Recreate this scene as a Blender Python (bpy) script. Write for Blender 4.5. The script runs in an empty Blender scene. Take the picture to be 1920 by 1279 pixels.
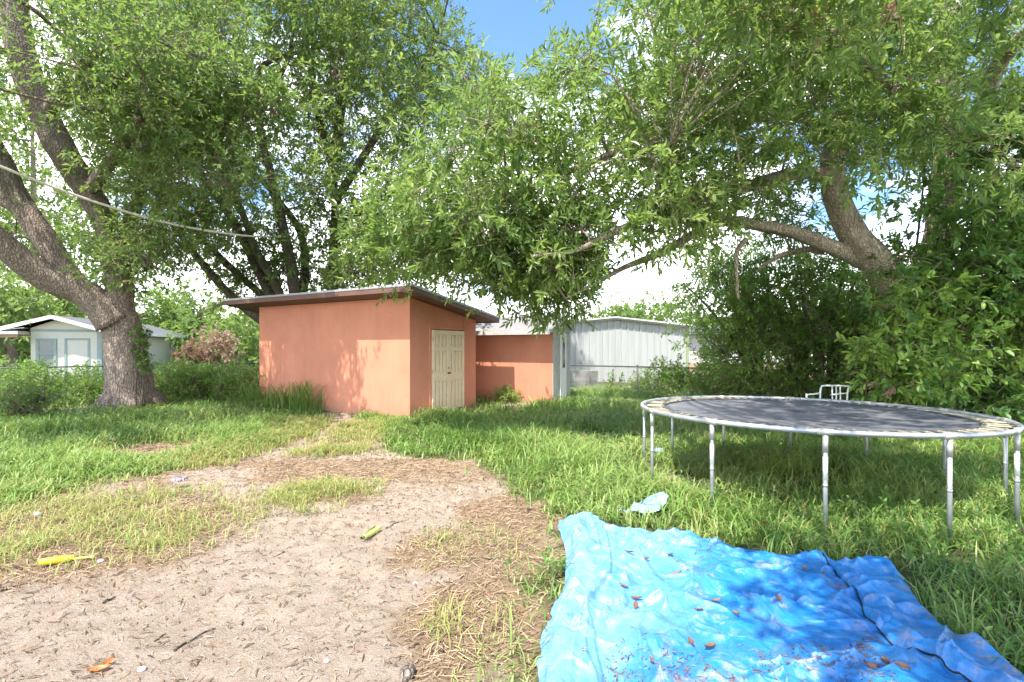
import bpy, bmesh, math, random
import numpy as np
from mathutils import Vector, Matrix, Euler
S = bpy.context.scene
COL = S.collection
F, H, HZ = 975.0, 1.65, 648.0
RNG = np.random.default_rng(11)
random.seed(5)

# ------------------------------------------------------------------ helpers
def P(px, py, d):
    return np.array([(px-960)/F*d, d, H-(py-HZ)/F*d])
def G(px, py, z=0.0):
    d = F*(H-z)/(py-HZ)
    return np.array([(px-960)/F*d, d, z])
def nrm(a):
    return a/np.maximum(np.linalg.norm(a, axis=-1, keepdims=True), 1e-9)

_perm = np.random.default_rng(3).permutation(512)
def _h(ix, iy, iz, s):
    return _perm[(_perm[(_perm[(ix+s*17) & 511]+iy) & 511]+iz) & 511]/511.0
def vn(x, y, z=0.0, s=0):
    x = np.asarray(x, float); y = np.asarray(y, float); z = np.zeros_like(x)+z
    ix, iy, iz = np.floor(x).astype(int), np.floor(y).astype(int), np.floor(z).astype(int)
    fx, fy, fz = x-ix, y-iy, z-iz
    fx, fy, fz = [t*t*t*(t*(t*6-15)+10) for t in (fx, fy, fz)]
    r = 0
    for a in (0, 1):
        for b in (0, 1):
            for c in (0, 1):
                w = (fx if a else 1-fx)*(fy if b else 1-fy)*(fz if c else 1-fz)
                r = r+w*_h(ix+a, iy+b, iz+c, s)
    return r
def fbm(x, y, z=0.0, o=4, s=0):
    r = 0; a = .5; t = 0
    for k in range(o):
        r = r+a*vn(x*2**k, y*2**k, np.asarray(z)*2**k, s+k); t += a; a *= .5
    return r/t
def sstep(a, b, x):
    t = np.clip((x-a)/(b-a), 0, 1); return t*t*(3-2*t)

class MB:
    """collects numpy geometry, several material slots, a per-vertex tint"""
    def __init__(self): self.v = []; self.t = []; self.f = []; self.n = 0
    def add(self, v, faces, mat=0, tint=None, smooth=False):
        v = np.asarray(v, float).reshape(-1, 3)
        self.v.append(v)
        self.t.append(np.zeros(len(v)) if tint is None else np.broadcast_to(np.asarray(tint, float), (len(v),)))
        for fa in (faces if isinstance(faces, list) else [faces]):
            fa = np.asarray(fa, int)
            if fa.size: self.f.append((fa+self.n, mat, smooth))
        self.n += len(v)
    def mesh(self, name, mats):
        me = bpy.data.meshes.new(name)
        V = np.concatenate(self.v); me.vertices.add(len(V)); me.vertices.foreach_set('co', V.ravel())
        lv = np.concatenate([f[0].ravel() for f in self.f])
        cnt = np.concatenate([np.full(len(f[0]), f[0].shape[1]) for f in self.f])
        mi = np.concatenate([np.full(len(f[0]), f[1]) for f in self.f])
        sm = np.concatenate([np.full(len(f[0]), f[2]) for f in self.f])
        me.loops.add(len(lv)); me.loops.foreach_set('vertex_index', lv)
        me.polygons.add(len(cnt))
        me.polygons.foreach_set('loop_start', np.concatenate([[0], np.cumsum(cnt)[:-1]]))
        me.polygons.foreach_set('material_index', mi)
        me.polygons.foreach_set('use_smooth', sm.astype(bool))
        at = me.attributes.new('tint', 'FLOAT', 'POINT'); at.data.foreach_set('value', np.concatenate(self.t))
        for m in (mats if isinstance(mats, (list, tuple)) else [mats]): me.materials.append(m)
        me.update(calc_edges=True); me.validate()
        return me
    def obj(self, name, mats, parent=None):
        o = bpy.data.objects.new(name, self.mesh(name, mats)); COL.objects.link(o)
        if parent: o.parent = parent
        return o
    # shapes
    def box(self, lo, hi, mat=0, R=None, T=None, tint=None):
        x0, y0, z0 = lo; x1, y1, z1 = hi
        v = np.array([[x0,y0,z0],[x1,y0,z0],[x1,y1,z0],[x0,y1,z0],[x0,y0,z1],[x1,y0,z1],[x1,y1,z1],[x0,y1,z1]], float)
        if R is not None: v = v@np.asarray(R).T
        if T is not None: v = v+np.asarray(T)
        self.add(v, [[[0,3,2,1],[4,5,6,7],[0,1,5,4],[1,2,6,5],[2,3,7,6],[3,0,4,7]]], mat, tint)
    def tube(self, pts, rad, n=8, mat=0, closed=False, cap=True, tint=None, bark=0.0, seed=0):
        pts = np.asarray(pts, float); m = len(pts)
        rad = np.broadcast_to(np.asarray(rad, float), (m,))
        if closed: tan = nrm(np.roll(pts, -1, 0)-np.roll(pts, 1, 0))
        else: tan = nrm(np.gradient(pts, axis=0))
        up = np.array([0, 0, 1.]) if abs(tan[0, 2]) < .9 else np.array([1., 0, 0])
        a = nrm(np.cross(tan[0], up)); A = [a]
        for k in range(1, m):
            a = a-tan[k]*np.dot(a, tan[k]); a = a/max(np.linalg.norm(a), 1e-9); A.append(a)
        A = np.array(A); B = np.cross(tan, A)
        th = np.linspace(0, 2*np.pi, n, endpoint=False)
        R = rad[:, None]*np.ones((1, n))
        if bark:
            ang = np.cos(th)[None]*1.3+np.zeros((m, 1)); an2 = np.sin(th)[None]*1.3+np.zeros((m, 1))
            L = np.concatenate([[0], np.cumsum(np.linalg.norm(np.diff(pts, axis=0), axis=1))])[:, None]+0*ang
            R = R*(1+bark*(fbm(ang*1.5+seed, an2*1.5, L*1.2, 4, seed % 20)-.5)*2)
        V = pts[:, None]+R[..., None]*(np.cos(th)[None, :, None]*A[:, None]+np.sin(th)[None, :, None]*B[:, None])
        i = np.arange(m if closed else m-1)[:, None]; j = np.arange(n)[None]
        i2 = (i+1) % m; j2 = (j+1) % n
        q = np.stack([i*n+j, i*n+j2, i2*n+j2, i2*n+j], -1).reshape(-1, 4)
        fs = [q]
        self.add(V.reshape(-1, 3), fs, mat, tint, True)
        if cap and not closed:
            b = self.n-m*n
            self.f.append((np.array([np.arange(n)[::-1]])+b, mat, False))
            self.f.append((np.array([np.arange(n)])+b+(m-1)*n, mat, False))
    def lathe(self, prof, n=16, mat=0, M=None, tint=None):
        prof = np.asarray(prof, float); th = np.linspace(0, 2*np.pi, n, endpoint=False)
        V = np.stack([prof[:, None, 0]*np.cos(th), prof[:, None, 0]*np.sin(th), prof[:, None, 1]+0*th], -1).reshape(-1, 3)
        if M is not None: V = V@np.array(M.to_3x3()).T+np.array(M.translation)
        m = len(prof); i = np.arange(m-1)[:, None]; j = np.arange(n)[None]; j2 = (j+1) % n
        self.add(V, [np.stack([i*n+j, i*n+j2, (i+1)*n+j2, (i+1)*n+j], -1).reshape(-1, 4)], mat, tint, True)
    def prism(self, poly, a, b, mat=0):
        """poly of (p,q) pairs in the y-z plane, run along x from a to b"""
        n = len(poly); p = np.array(poly, float)
        V = np.concatenate([np.c_[np.full(n, a), p], np.c_[np.full(n, b), p]])
        k = np.arange(n); k2 = (k+1) % n
        self.add(V, [np.stack([k, k2, k2+n, k+n], -1), np.array([k[::-1]]), np.array([k+n])], mat)

def spline(pts, rad, step=.12):
    """Catmull-Rom through pts with radii"""
    pts = np.asarray(pts, float); rad = np.asarray(rad, float)
    Pp = np.vstack([2*pts[0]-pts[1], pts, 2*pts[-1]-pts[-2]]); out = []; ro = []
    for k in range(len(pts)-1):
        p0, p1, p2, p3 = Pp[k:k+4]
        n = max(2, int(np.linalg.norm(p2-p1)/step))
        for t in np.linspace(0, 1, n, endpoint=False):
            out.append(.5*((2*p1)+(-p0+p2)*t+(2*p0-5*p1+4*p2-p3)*t*t+(-p0+3*p1-3*p2+p3)*t**3))
            ro.append(rad[k]+(rad[k+1]-rad[k])*t)
    out.append(pts[-1]); ro.append(rad[-1])
    return np.array(out), np.array(ro)

def tag(o, label=None, cat=None, group=None, kind=None):
    if label: o['label'] = label
    if cat: o['category'] = cat
    if group: o['group'] = group
    if kind: o['kind'] = kind
    return o
def empty(name, loc, rz=0.0):
    o = bpy.data.objects.new(name, None); COL.objects.link(o)
    o.location = tuple(loc); o.rotation_euler = (0, 0, rz); o.empty_display_size = .2
    return o
def bevel(o, w=.006, seg=2):
    m = o.modifiers.new('bevel', 'BEVEL'); m.width = w; m.segments = seg; m.limit_method = 'ANGLE'; return o
def to_local(o, root):
    """mesh given in world space, parented to an unrotated empty"""
    o.parent = root; o.location = tuple(-np.array(root.location)); return o

# ------------------------------------------------------------------ materials
class NT:
    def __init__(self, name):
        self.m = bpy.data.materials.new(name); self.m.use_nodes = True
        self.t = self.m.node_tree; self.t.nodes.clear()
        self.out = self.n('ShaderNodeOutputMaterial')
    def n(self, typ, **kw):
        nd = self.t.nodes.new(typ)
        for k, v in kw.items(): setattr(nd, k, v)
        return nd
    def l(self, a, b): self.t.links.new(a, b)
    def coord(self, scale=(1, 1, 1), kind='Object'):
        tc = self.n('ShaderNodeTexCoord'); mp = self.n('ShaderNodeMapping'); mp.inputs['Scale'].default_value = scale
        self.l(tc.outputs[kind], mp.inputs['Vector']); return mp.outputs['Vector']
    def noise(self, vec, scale, detail=4, rough=.55, dist=0.0):
        nd = self.n('ShaderNodeTexNoise'); nd.inputs['Scale'].default_value = scale; nd.inputs['Detail'].default_value = detail
        nd.inputs['Roughness'].default_value = rough; nd.inputs['Distortion'].default_value = dist
        if vec is not None: self.l(vec, nd.inputs['Vector'])
        return nd.outputs['Fac']
    def ramp(self, fac, stops):
        r = self.n('ShaderNodeValToRGB'); e = r.color_ramp.elements
        while len(e) < len(stops): e.new(.5)
        for k, (p, c) in enumerate(stops):
            e[k].position = p; e[k].color = (*c, 1) if not isinstance(c, (int, float)) else (c, c, c, 1)
        self.l(fac, r.inputs['Fac']); return r.outputs['Color']
    def mix(self, fac, a, b, mode='MIX'):
        x = self.n('ShaderNodeMix', data_type='RGBA', blend_type=mode)
        for s, v in ((x.inputs[0], fac), (x.inputs[6], a), (x.inputs[7], b)):
            if isinstance(v, (int, float)): s.default_value = v
            elif isinstance(v, tuple): s.default_value = (*v, 1)
            else: self.l(v, s)
        return x.outputs[2]
    def math(self, op, a, b=0.0):
        x = self.n('ShaderNodeMath', operation=op)
        for s, v in ((x.inputs[0], a), (x.inputs[1], b)):
            if isinstance(v, (int, float)): s.default_value = v
            else: self.l(v, s)
        return x.outputs[0]
    def attr(self, name='tint'):
        return self.n('ShaderNodeAttribute', attribute_name=name).outputs['Fac']
    def bsdf(self, col, rough=.7, metal=0.0, spec=.4, bump=None, bs=.3, bd=.01):
        b = self.n('ShaderNodeBsdfPrincipled')
        for nm, v in (('Base Color', col), ('Roughness', rough), ('Metallic', metal), ('Specular IOR Level', spec)):
            if isinstance(v, (int, float)): b.inputs[nm].default_value = v
            elif isinstance(v, tuple): b.inputs[nm].default_value = (*v, 1)
            else: self.l(v, b.inputs[nm])
        if bump is not None:
            bp = self.n('ShaderNodeBump'); bp.inputs['Strength'].default_value = bs; bp.inputs['Distance'].default_value = bd
            self.l(bump, bp.inputs['Height']); self.l(bp.outputs['Normal'], b.inputs['Normal'])
        return b
    def done(self, sh):
        self.l(sh.outputs[0], self.out.inputs['Surface']); return self.m

def leaf_mat(name, dark, mid, light, trans=.5, rough=.42, tcol=None):
    k = NT(name); t = k.attr()
    c = k.ramp(t, [(0.0, dark), (.5, mid), (1.0, light)])
    b = k.bsdf(c, rough, 0, .45)
    tr = k.n('ShaderNodeBsdfTranslucent')
    k.l(k.mix(.55, c, tcol or (.44, .60, .11)), tr.inputs['Color'])
    ms = k.n('ShaderNodeMixShader'); ms.inputs[0].default_value = trans
    k.l(b.outputs[0], ms.inputs[1]); k.l(tr.outputs[0], ms.inputs[2])
    return k.done(ms)
def flat_mat(name, col, rough=.6, metal=0.0, spec=.4, var=.12, sc=6.0, bump=.0, bsc=60):
    k = NT(name); v = k.coord()
    f = k.noise(v, sc, 5)
    c = k.mix(f, tuple(x*(1-var*1.6) for x in col), tuple(min(1, x*(1+var)) for x in col))
    return k.done(k.bsdf(c, rough, metal, spec, k.noise(v, bsc, 3) if bump else None, bump, .005))
def bark_mat(name, a, b, sc=1.0, edge=.4):
    k = NT(name); v = k.coord((sc, sc, sc*.38))
    n1 = k.noise(v, 14, 8, .65, .3); n2 = k.noise(k.coord(), 1.6, 4)
    vo = k.n('ShaderNodeTexVoronoi', feature='DISTANCE_TO_EDGE'); vo.inputs['Scale'].default_value = 22; k.l(v, vo.inputs['Vector'])
    e = k.ramp(vo.outputs['Distance'], [(0, .0), (.16, 1.0)])
    c = k.mix(k.ramp(n1, [(.3, .0), (.7, 1.0)]), a, b)
    c = k.mix(k.ramp(n2, [(.45, .0), (.75, .35)]), c, (.22, .21, .16))
    c = k.mix(k.math('MULTIPLY', k.math('SUBTRACT', 1.0, e), edge), c, tuple(x*.4 for x in a))
    hgt = k.math('ADD', k.math('MULTIPLY', e, .5), n1)
    return k.done(k.bsdf(c, .9, 0, .2, hgt, 1.0, .045))

M = {}
M['leaf_oak'] = leaf_mat('oak_leaf', (.034, .075, .026), (.100, .180, .050), (.30, .37, .115))
M['leaf_mid'] = leaf_mat('laurel_leaf', (.034, .075, .025), (.098, .175, .048), (.29, .36, .105))
M['leaf_near'] = leaf_mat('near_oak_leaf', (.042, .09, .028), (.145, .240, .064), (.38, .45, .145), .5, .33)
M['leaf_ivy'] = leaf_mat('vine_leaf', (.026, .085, .024), (.100, .220, .048), (.32, .45, .09), .42, .33)
M['leaf_thicket'] = leaf_mat('thicket_leaf', (.044, .11, .028), (.14, .275, .052), (.28, .42, .09))
M['leaf_far'] = leaf_mat('far_leaf', (.05, .10, .03), (.11, .18, .05), (.20, .27, .08))
M['leaf_dry'] = leaf_mat('withered_leaf', (.17, .10, .07), (.30, .20, .14), (.44, .33, .24), .3, .7, (.5, .25, .1))
M['bark'] = bark_mat('oak_bark', (.20, .15, .118), (.43, .345, .28))
M['bark_dark'] = bark_mat('dark_bark', (.10, .08, .06), (.22, .18, .13))
M['bark_pale'] = bark_mat('pale_bark', (.32, .25, .18), (.60, .50, .385), edge=.22)
M['twig'] = flat_mat('twig_wood', (.20, .155, .10), .85)

# ------------------------------------------------------------------ ground layout
SHED_A = np.array([-2.26, 11.5]); U = np.array([.846, -.532]); Vv = np.array([.532, .846])
SROT = math.atan2(U[1], U[0])
def shed_w(x, y, z=0.0):
    q = SHED_A+U*x+Vv*y; return np.array([q[0], q[1], z])
def gbase(x, y):
    r = .13*sstep(11.0, 13.4, y)*np.exp(-((x-1.2)/3.2)**2)
    return r+.10*(fbm(x*.25, y*.25, 0, 3, 4)-.5)*sstep(3, 9, np.hypot(x, y-2))
DIRT = [(-900,1010),(-300,990),(0,946),(100,925),(230,900),(300,888),(330,868),(450,846),(545,812),(590,772),(705,772),(745,832),(810,860),(900,872),(955,915),(1065,946),(1045,1000),(1060,1100),(1010,1400),(700,2600),(-1500,2600)]
def in_poly(px, py, poly):
    r = np.zeros(np.shape(px), bool); n = len(poly)
    for k in range(n):
        x0, y0 = poly[k]; x1, y1 = poly[(k+1) % n]
        c = ((y0 > py) != (y1 > py)) & (px < (x1-x0)*(py-y0)/((y1-y0) if y1 != y0 else 1e-9)+x0)
        r ^= c
    return r
DIRT_W = [tuple(G(x, y)[:2]) for x, y in DIRT]
def poly_dist(x, y, poly):
    """signed distance, positive inside"""
    d = np.full(np.shape(x), 1e9); n = len(poly)
    for k in range(n):
        a = np.array(poly[k]); b = np.array(poly[(k+1) % n]); e = b-a
        t = np.clip(((x-a[0])*e[0]+(y-a[1])*e[1])/max(e@e, 1e-9), 0, 1)
        d = np.minimum(d, np.hypot(x-a[0]-t*e[0], y-a[1]-t*e[1]))
    return np.where(in_poly(x, y, poly), d, -d)
def ell(x, y, px, py, rx, ry, soft=.5):
    """soft ellipse lying on the ground, given as it measures across and away"""
    c = G(px, py); w = rx/F*c[1]; dn = (G(px, py-ry)[1]-G(px, py+ry)[1])/2
    r = np.hypot((x-c[0])/w, (y-c[1])/dn)
    return 1-sstep(1-soft, 1+soft, r)
def dirt(x, y):
    w = (fbm(x*1.1, y*1.1, 0, 4, 7)-.5)*1.1*np.clip(y/7, .45, 1.3)+(fbm(x*5, y*5, 0, 3, 9)-.5)*.35
    d = sstep(-.12, .28, poly_dist(x, y, DIRT_W)+w)
    # bare strip in front of the door and small worn places
    lx = (x-SHED_A[0])*U[0]+(y-SHED_A[1])*U[1]; ly = (x-SHED_A[0])*Vv[0]+(y-SHED_A[1])*Vv[1]
    strip = sstep(-.3, .1, lx)*(1-sstep(.9, 1.6, lx+w))*sstep(.5, 1.2, ly)*(1-sstep(3.5, 4.2, ly))
    d = np.maximum(d, strip*.85)
    for e in ((275,842,105,16),(385,887,70,15),(1280,905,45,22),(120,770,60,12)):
        d = np.maximum(d, ell(x+w*.3, y+w*.3, *e))
    return d
def thatch(x, y):
    """dry grassy litter over the dirt: 1 = brown straw, 0 = pale sand"""
    w = (fbm(x*1.6, y*1.6, 0, 4, 21)-.5)
    t = np.zeros(np.shape(x))
    for e, s in (((140,990,300,80),.95),((20,900,200,60),.8),((600,925,110,26),.8),((870,1020,120,45),.75),((940,1150,130,160),.85),((620,880,380,24),.85),((970,955,110,30),1.0),((275,842,110,18),1.0),((690,812,60,26),.6),((300,1010,60,14),.7),((1010,1060,60,120),.9)):
        t = np.maximum(t, s*ell(x+w*.5, y+w*.8, *e))
    t = np.clip(t+w*.7, 0, 1)
    t = t*(1-.9*ell(x, y, 400, 887, 75, 15))
    return t
def dry_green(x, y):
    t = np.zeros(np.shape(x)); w = (fbm(x*2, y*2, 0, 3, 31)-.5)
    for e, s in (((170,975,260,62),.48),((30,1030,90,45),.75),((600,925,95,22),1.0),((310,1012,50,12),.7),((625,845,60,10),.7),((380,860,70,16),.9),((860,1145,40,25),.3),((795,1190,28,25),.7),((905,1235,22,38),.6),((930,1190,90,120),.12),((880,1010,110,40),.1),((700,800,60,25),.4),((500,815,70,30),1.0)):
        t = np.maximum(t, s*ell(x+w*.3, y+w*.4, *e))
    return t
TARP_L = [(1046,984),(1058,1040),(1062,1100),(1046,1140),(1026,1180),(1012,1240),(1003,1300),(990,1420)]
TARP_R = [(1692,1094),(1715,1125),(1745,1162),(1790,1205),(1835,1238),(1900,1279),(1960,1330),(2060,1440)]
def outline_w(p): return [tuple(G(x, y)[:2]) for x, y in p]
TARP_POLY = outline_w([(1046,984),(1100,977),(1200,1001),(1330,1027),(1490,1052),(1535,1046),(1560,1062),(1650,1064)]+TARP_R+TARP_L[::-1])
SCRAP = outline_w([(1152,982),(1242,979),(1262,950),(1222,942)])
def on_tarp(x, y): return in_poly(x, y, TARP_POLY) | in_poly(x, y, SCRAP)
def in_shed(x, y):
    lx = (x-SHED_A[0])*U[0]+(y-SHED_A[1])*U[1]; ly = (x-SHED_A[0])*Vv[0]+(y-SHED_A[1])*Vv[1]
    return ((lx > -5.7) & (lx < .03) & (ly > -.03) & (ly < 2.5)) | ((lx > -2) & (lx < 1.77) & (ly > 3.47) & (ly < 4.6))

def gz(x, y):
    x = np.asarray(x, float); y = np.asarray(y, float)
    d = dirt(x, y)
    near = 1-sstep(7, 12, y)
    r = (fbm(x*3.2, y*3.2, 0, 3, 13)-.5)*.05+(fbm(x*8, y*8, 0, 4, 14)-.5)*.045*near*(.35+1.3*fbm(x*1.1, y*1.1, 0, 2, 15))
    p = 1-np.abs(2*fbm(x*5.5, y*5.5, 0, 2, 17)-1)
    return gbase(x, y)+d*(r-.012*sstep(.8, 1, p)*near)-.02*d

def build_ground():
    def axis(lo, hi, st, far_lo, far_hi):
        m = list(np.arange(lo, hi, st)); s = st; a = lo; L = []
        while a > far_lo: s *= 1.13; a -= s; L.append(a)
        s = st; b = m[-1]; Rr = []
        while b < far_hi: s *= 1.13; b += s; Rr.append(b)
        return np.array(L[::-1]+m+Rr)
    xs = axis(-5.4, 2.6, .034, -320, 320); ys = axis(2.2, 8.4, .034, -60, 420)
    X, Y = np.meshgrid(xs, ys); x, y = X.ravel(), Y.ravel()
    z = gz(x, y)
    mb = MB(); nx = len(xs); ny = len(ys)
    i = np.arange(ny-1)[:, None]; j = np.arange(nx-1)[None]
    mb.add(np.c_[x, y, z], [np.stack([i*nx+j, i*nx+j+1, (i+1)*nx+j+1, (i+1)*nx+j], -1).reshape(-1, 4)], 0, dirt(x, y), True)
    k = NT('ground_soil'); v = k.coord()
    d = k.attr('tint'); th = k.attr('thatch')
    fine = k.noise(v, 55, 6, .7); mid = k.noise(v, 9, 5, .6, .4); st = k.noise(k.coord((30, 75, 30)), 1.0, 5, .7, 1.2); big = k.noise(v, 1.4, 4)
    sand = k.mix(fine, (.29, .222, .16), (.50, .415, .325))
    sand = k.mix(k.ramp(mid, [(.44, .0), (.68, .65)]), sand, (.33, .235, .17))
    straw = k.mix(st, (.17, .105, .06), (.37, .265, .165))
    straw = k.mix(k.ramp(fine, [(.35, .0), (.6, .5)]), straw, (.36, .25, .155))
    f = k.ramp(k.math('ADD', th, k.math('MULTIPLY', k.math('SUBTRACT', mid, .5), .9)), [(.2, .0), (.75, 1.0)])
    dcol = k.mix(f, sand, straw)
    soil = k.mix(mid, (.06, .06, .025), (.15, .14, .06))
    soil = k.mix(k.ramp(big, [(.45, .0), (.6, .6)]), soil, (.09, .13, .035))
    dm = k.ramp(k.math('ADD', d, k.math('MULTIPLY', k.math('SUBTRACT', mid, .5), .5)), [(.3, .0), (.7, 1.0)])
    c = k.mix(dm, soil, dcol)
    bump = k.math('ADD', k.math('ADD', fine, k.math('MULTIPLY', mid, .8)), k.math('MULTIPLY', st, .7))
    m = k.done(k.bsdf(c, .95, 0, .15, bump, .9, .03))
    o = mb.obj('ground', m)
    at = o.data.attributes.new('thatch', 'FLOAT', 'POINT'); at.data.foreach_set('value', thatch(x, y))
    tag(o, 'sandy backyard ground with bare pale dirt and grassy soil', 'ground', kind='structure')
build_ground()

# ------------------------------------------------------------------ grass
def blades(mb, x, y, h, w, lean, az, tint, mat=0):
    n = len(x); z = gz(x, y)-.015
    dx, dy = np.cos(az), np.sin(az); sx, sy = -dy, dx
    jit = RNG.normal(0, .25, n); sx = sx+jit*dx; sy = sy+jit*dy
    base = np.c_[x, y, z]; dirv = np.c_[dx, dy, 0*x]; side = np.c_[sx, sy, 0*x]
    def pt(t):
        hz = h*np.sin(np.minimum(t*(1+lean*.9), 2.2))*(1/(1+lean*.25))
        return base+dirv*(h*lean*1.1*t**1.8)[:, None]+np.c_[0*x, 0*x, hz]
    v = [base-side*w[:, None]*.5, base+side*w[:, None]*.5]
    p1 = pt(.38); v += [p1-side*w[:, None]*.5, p1+side*w[:, None]*.5]
    p2 = pt(.72); v += [p2-side*w[:, None]*.34, p2+side*w[:, None]*.34, pt(1.0)]
    V = np.stack(v, 1).reshape(-1, 3); b = (np.arange(n)*7)[:, None]
    q = np.concatenate([b+np.array([[0, 1, 3, 2]]), b+np.array([[2, 3, 5, 4]])]); t = b+np.array([[4, 5, 6]])
    tt = np.repeat(tint, 7)
    mb.add(V, [q, t], mat, tt, True)

def scatter(n, x0, x1, y0, y1, bias=1.0):
    """points seen by the camera wedge, denser close by"""
    u = RNG.random(n); y = y0+(y1-y0)*u**bias; x = RNG.uniform(x0, x1, n)
    ok = (np.abs(x) < 1.1*y+1.2); return x[ok], y[ok]

def build_grass():
    M['grass'] = leaf_mat('grass_blade', (.070, .175, .032), (.215, .340, .068), (.43, .48, .17), .38, .5, (.36, .52, .10))
    M['straw'] = leaf_mat('straw_blade', (.23, .22, .06), (.38, .34, .11), (.50, .42, .2), .3, .7, (.5, .42, .12))
    mb = MB()
    # tufts
    x, y = scatter(60000, -17, 13, 2.3, 18, 1.25)
    dm = dirt(x, y); dg = dry_green(x, y)
    dens = (1-dm)
    dens *= sstep(.30, .56, fbm(x*1.3, y*1.3, 0, 3, 41))*.9+.1
    dens = np.maximum(dens, .0)
    ok = (RNG.random(len(x)) < dens) & ~in_shed(x, y) & ~on_tarp(x, y)
    x, y = x[ok], y[ok]
    tall = .55+.75*fbm(x*.8, y*.8, 0, 3, 45)
    lx = (x-SHED_A[0])*U[0]+(y-SHED_A[1])*U[1]; ly = (x-SHED_A[0])*Vv[0]+(y-SHED_A[1])*Vv[1]
    tall *= 1+.6*np.exp(-((ly+.25)/.3)**2)*((lx > -5.6) & (lx < -1.0))
    ex = ell(x, y, 1020, 870, 110, 50)+ell(x, y, 500, 815, 80, 30)*.8+ell(x, y, 1400, 900, 240, 60)*.35+ell(x, y, 960, 800, 200, 30)*.3
    tall *= 1+.55*np.clip(ex, 0, 1)
    tall *= .55+.45*(1-sstep(.0, .5, dirt(x, y))); tall *= .5+.5*sstep(.0, 1.1, -poly_dist(x, y, DIRT_W)); tall *= np.where((y < 5.2), .85, 1)
    nb = 7
    X = np.repeat(x, nb); Y = np.repeat(y, nb); n = len(X); T = np.repeat(tall, nb)
    sp = .05+.012*Y
    X = X+RNG.normal(0, 1, n)*sp*.7; Y = Y+RNG.normal(0, 1, n)*sp*.7
    ok = ~on_tarp(X, Y) & ~in_shed(X, Y); X, Y, T = X[ok], Y[ok], T[ok]; n = len(X)
    h = .255*T*(.4+.95*RNG.random(n)); w = (.0066+.00085*Y)*(.6+.8*RNG.random(n))
    lean = .3+1.25*RNG.random(n)**1.1; az = RNG.uniform(0, 2*np.pi, n)
    tint = np.clip(-.02+.95*fbm(X*.9, Y*.9, 0, 4, 51)+RNG.normal(0, .2, n)+.35*sstep(.03, .4, dirt(X, Y)), 0, 1)
    blades(mb, X, Y, h, w, lean, az, tint)
    # seed-head runners: pale dry stalks among the green
    s = RNG.random(n) < .05+.16*sstep(.5, .66, fbm(X*1.2, Y*1.2, 0, 3, 57))
    blades(mb, X[s], Y[s], h[s]*1.05, w[s]*.6, lean[s]*1.1, az[s]+1, RNG.random(s.sum()), 1)
    # broad short weeds at the foot, so the soil hardly shows
    x2, y2 = scatter(110000, -17, 13, 2.3, 18, 1.1)
    ok = (RNG.random(len(x2)) < (1-dirt(x2, y2))*.8*(.35+.65*sstep(.3, .5, fbm(x2*2.2, y2*2.2, 0, 3, 43)))) & ~in_shed(x2, y2) & ~on_tarp(x2, y2); x2, y2 = x2[ok], y2[ok]; n = len(x2)
    blades(mb, x2, y2, .13*(.5+RNG.random(n)), (.006+.0013*y2)*(.6+.8*RNG.random(n)), .6+RNG.random(n), RNG.uniform(0, 6.3, n), np.clip(.2+.45*fbm(x2*.7, y2*.7, 0, 3, 51)+RNG.normal(0, .2, n), 0, 1))
    tag(mb.obj('grass', [M['grass'], M['straw']]), 'long lush green grass around the shed and under the trampoline', 'grass', kind='stuff')
    # dry short grass in the dirt
    mb = MB()
    x, y = scatter(90000, -7, 2.5, 2.3, 11.5, .9)
    dg = dry_green(x, y)*sstep(.3, .6, fbm(x*2.2, y*2.2, 0, 3, 61)+.12)
    ok = (RNG.random(len(x)) < dg) & ~on_tarp(x, y) & ~in_shed(x, y); x, y = x[ok], y[ok]
    nb = 3; X = np.repeat(x, nb)+RNG.normal(0, .03, nb*len(x)); Y = np.repeat(y, nb)+RNG.normal(0, .03, nb*len(x)); n = len(X)
    h = .11*(.4+RNG.random(n))*(1+.5*ell(X, Y, 500, 815, 70, 30)); w = (.0032+.0007*Y)*(.6+.7*RNG.random(n))
    g = RNG.random(n) < .38
    for sel, mt in ((g, 0), (~g, 1)):
        blades(mb, X[sel], Y[sel], h[sel], w[sel], .5+1.3*RNG.random(sel.sum()), RNG.uniform(0, 6.3, sel.sum()), np.clip(RNG.normal(.65 if mt == 0 else .5, .22, sel.sum()), 0, 1), mt)
    tag(mb.obj('dry_grass', [M['grass'], M['straw']]), 'sparse short yellowing grass scattered over the bare dirt', 'dry grass', kind='stuff')
build_grass()

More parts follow.
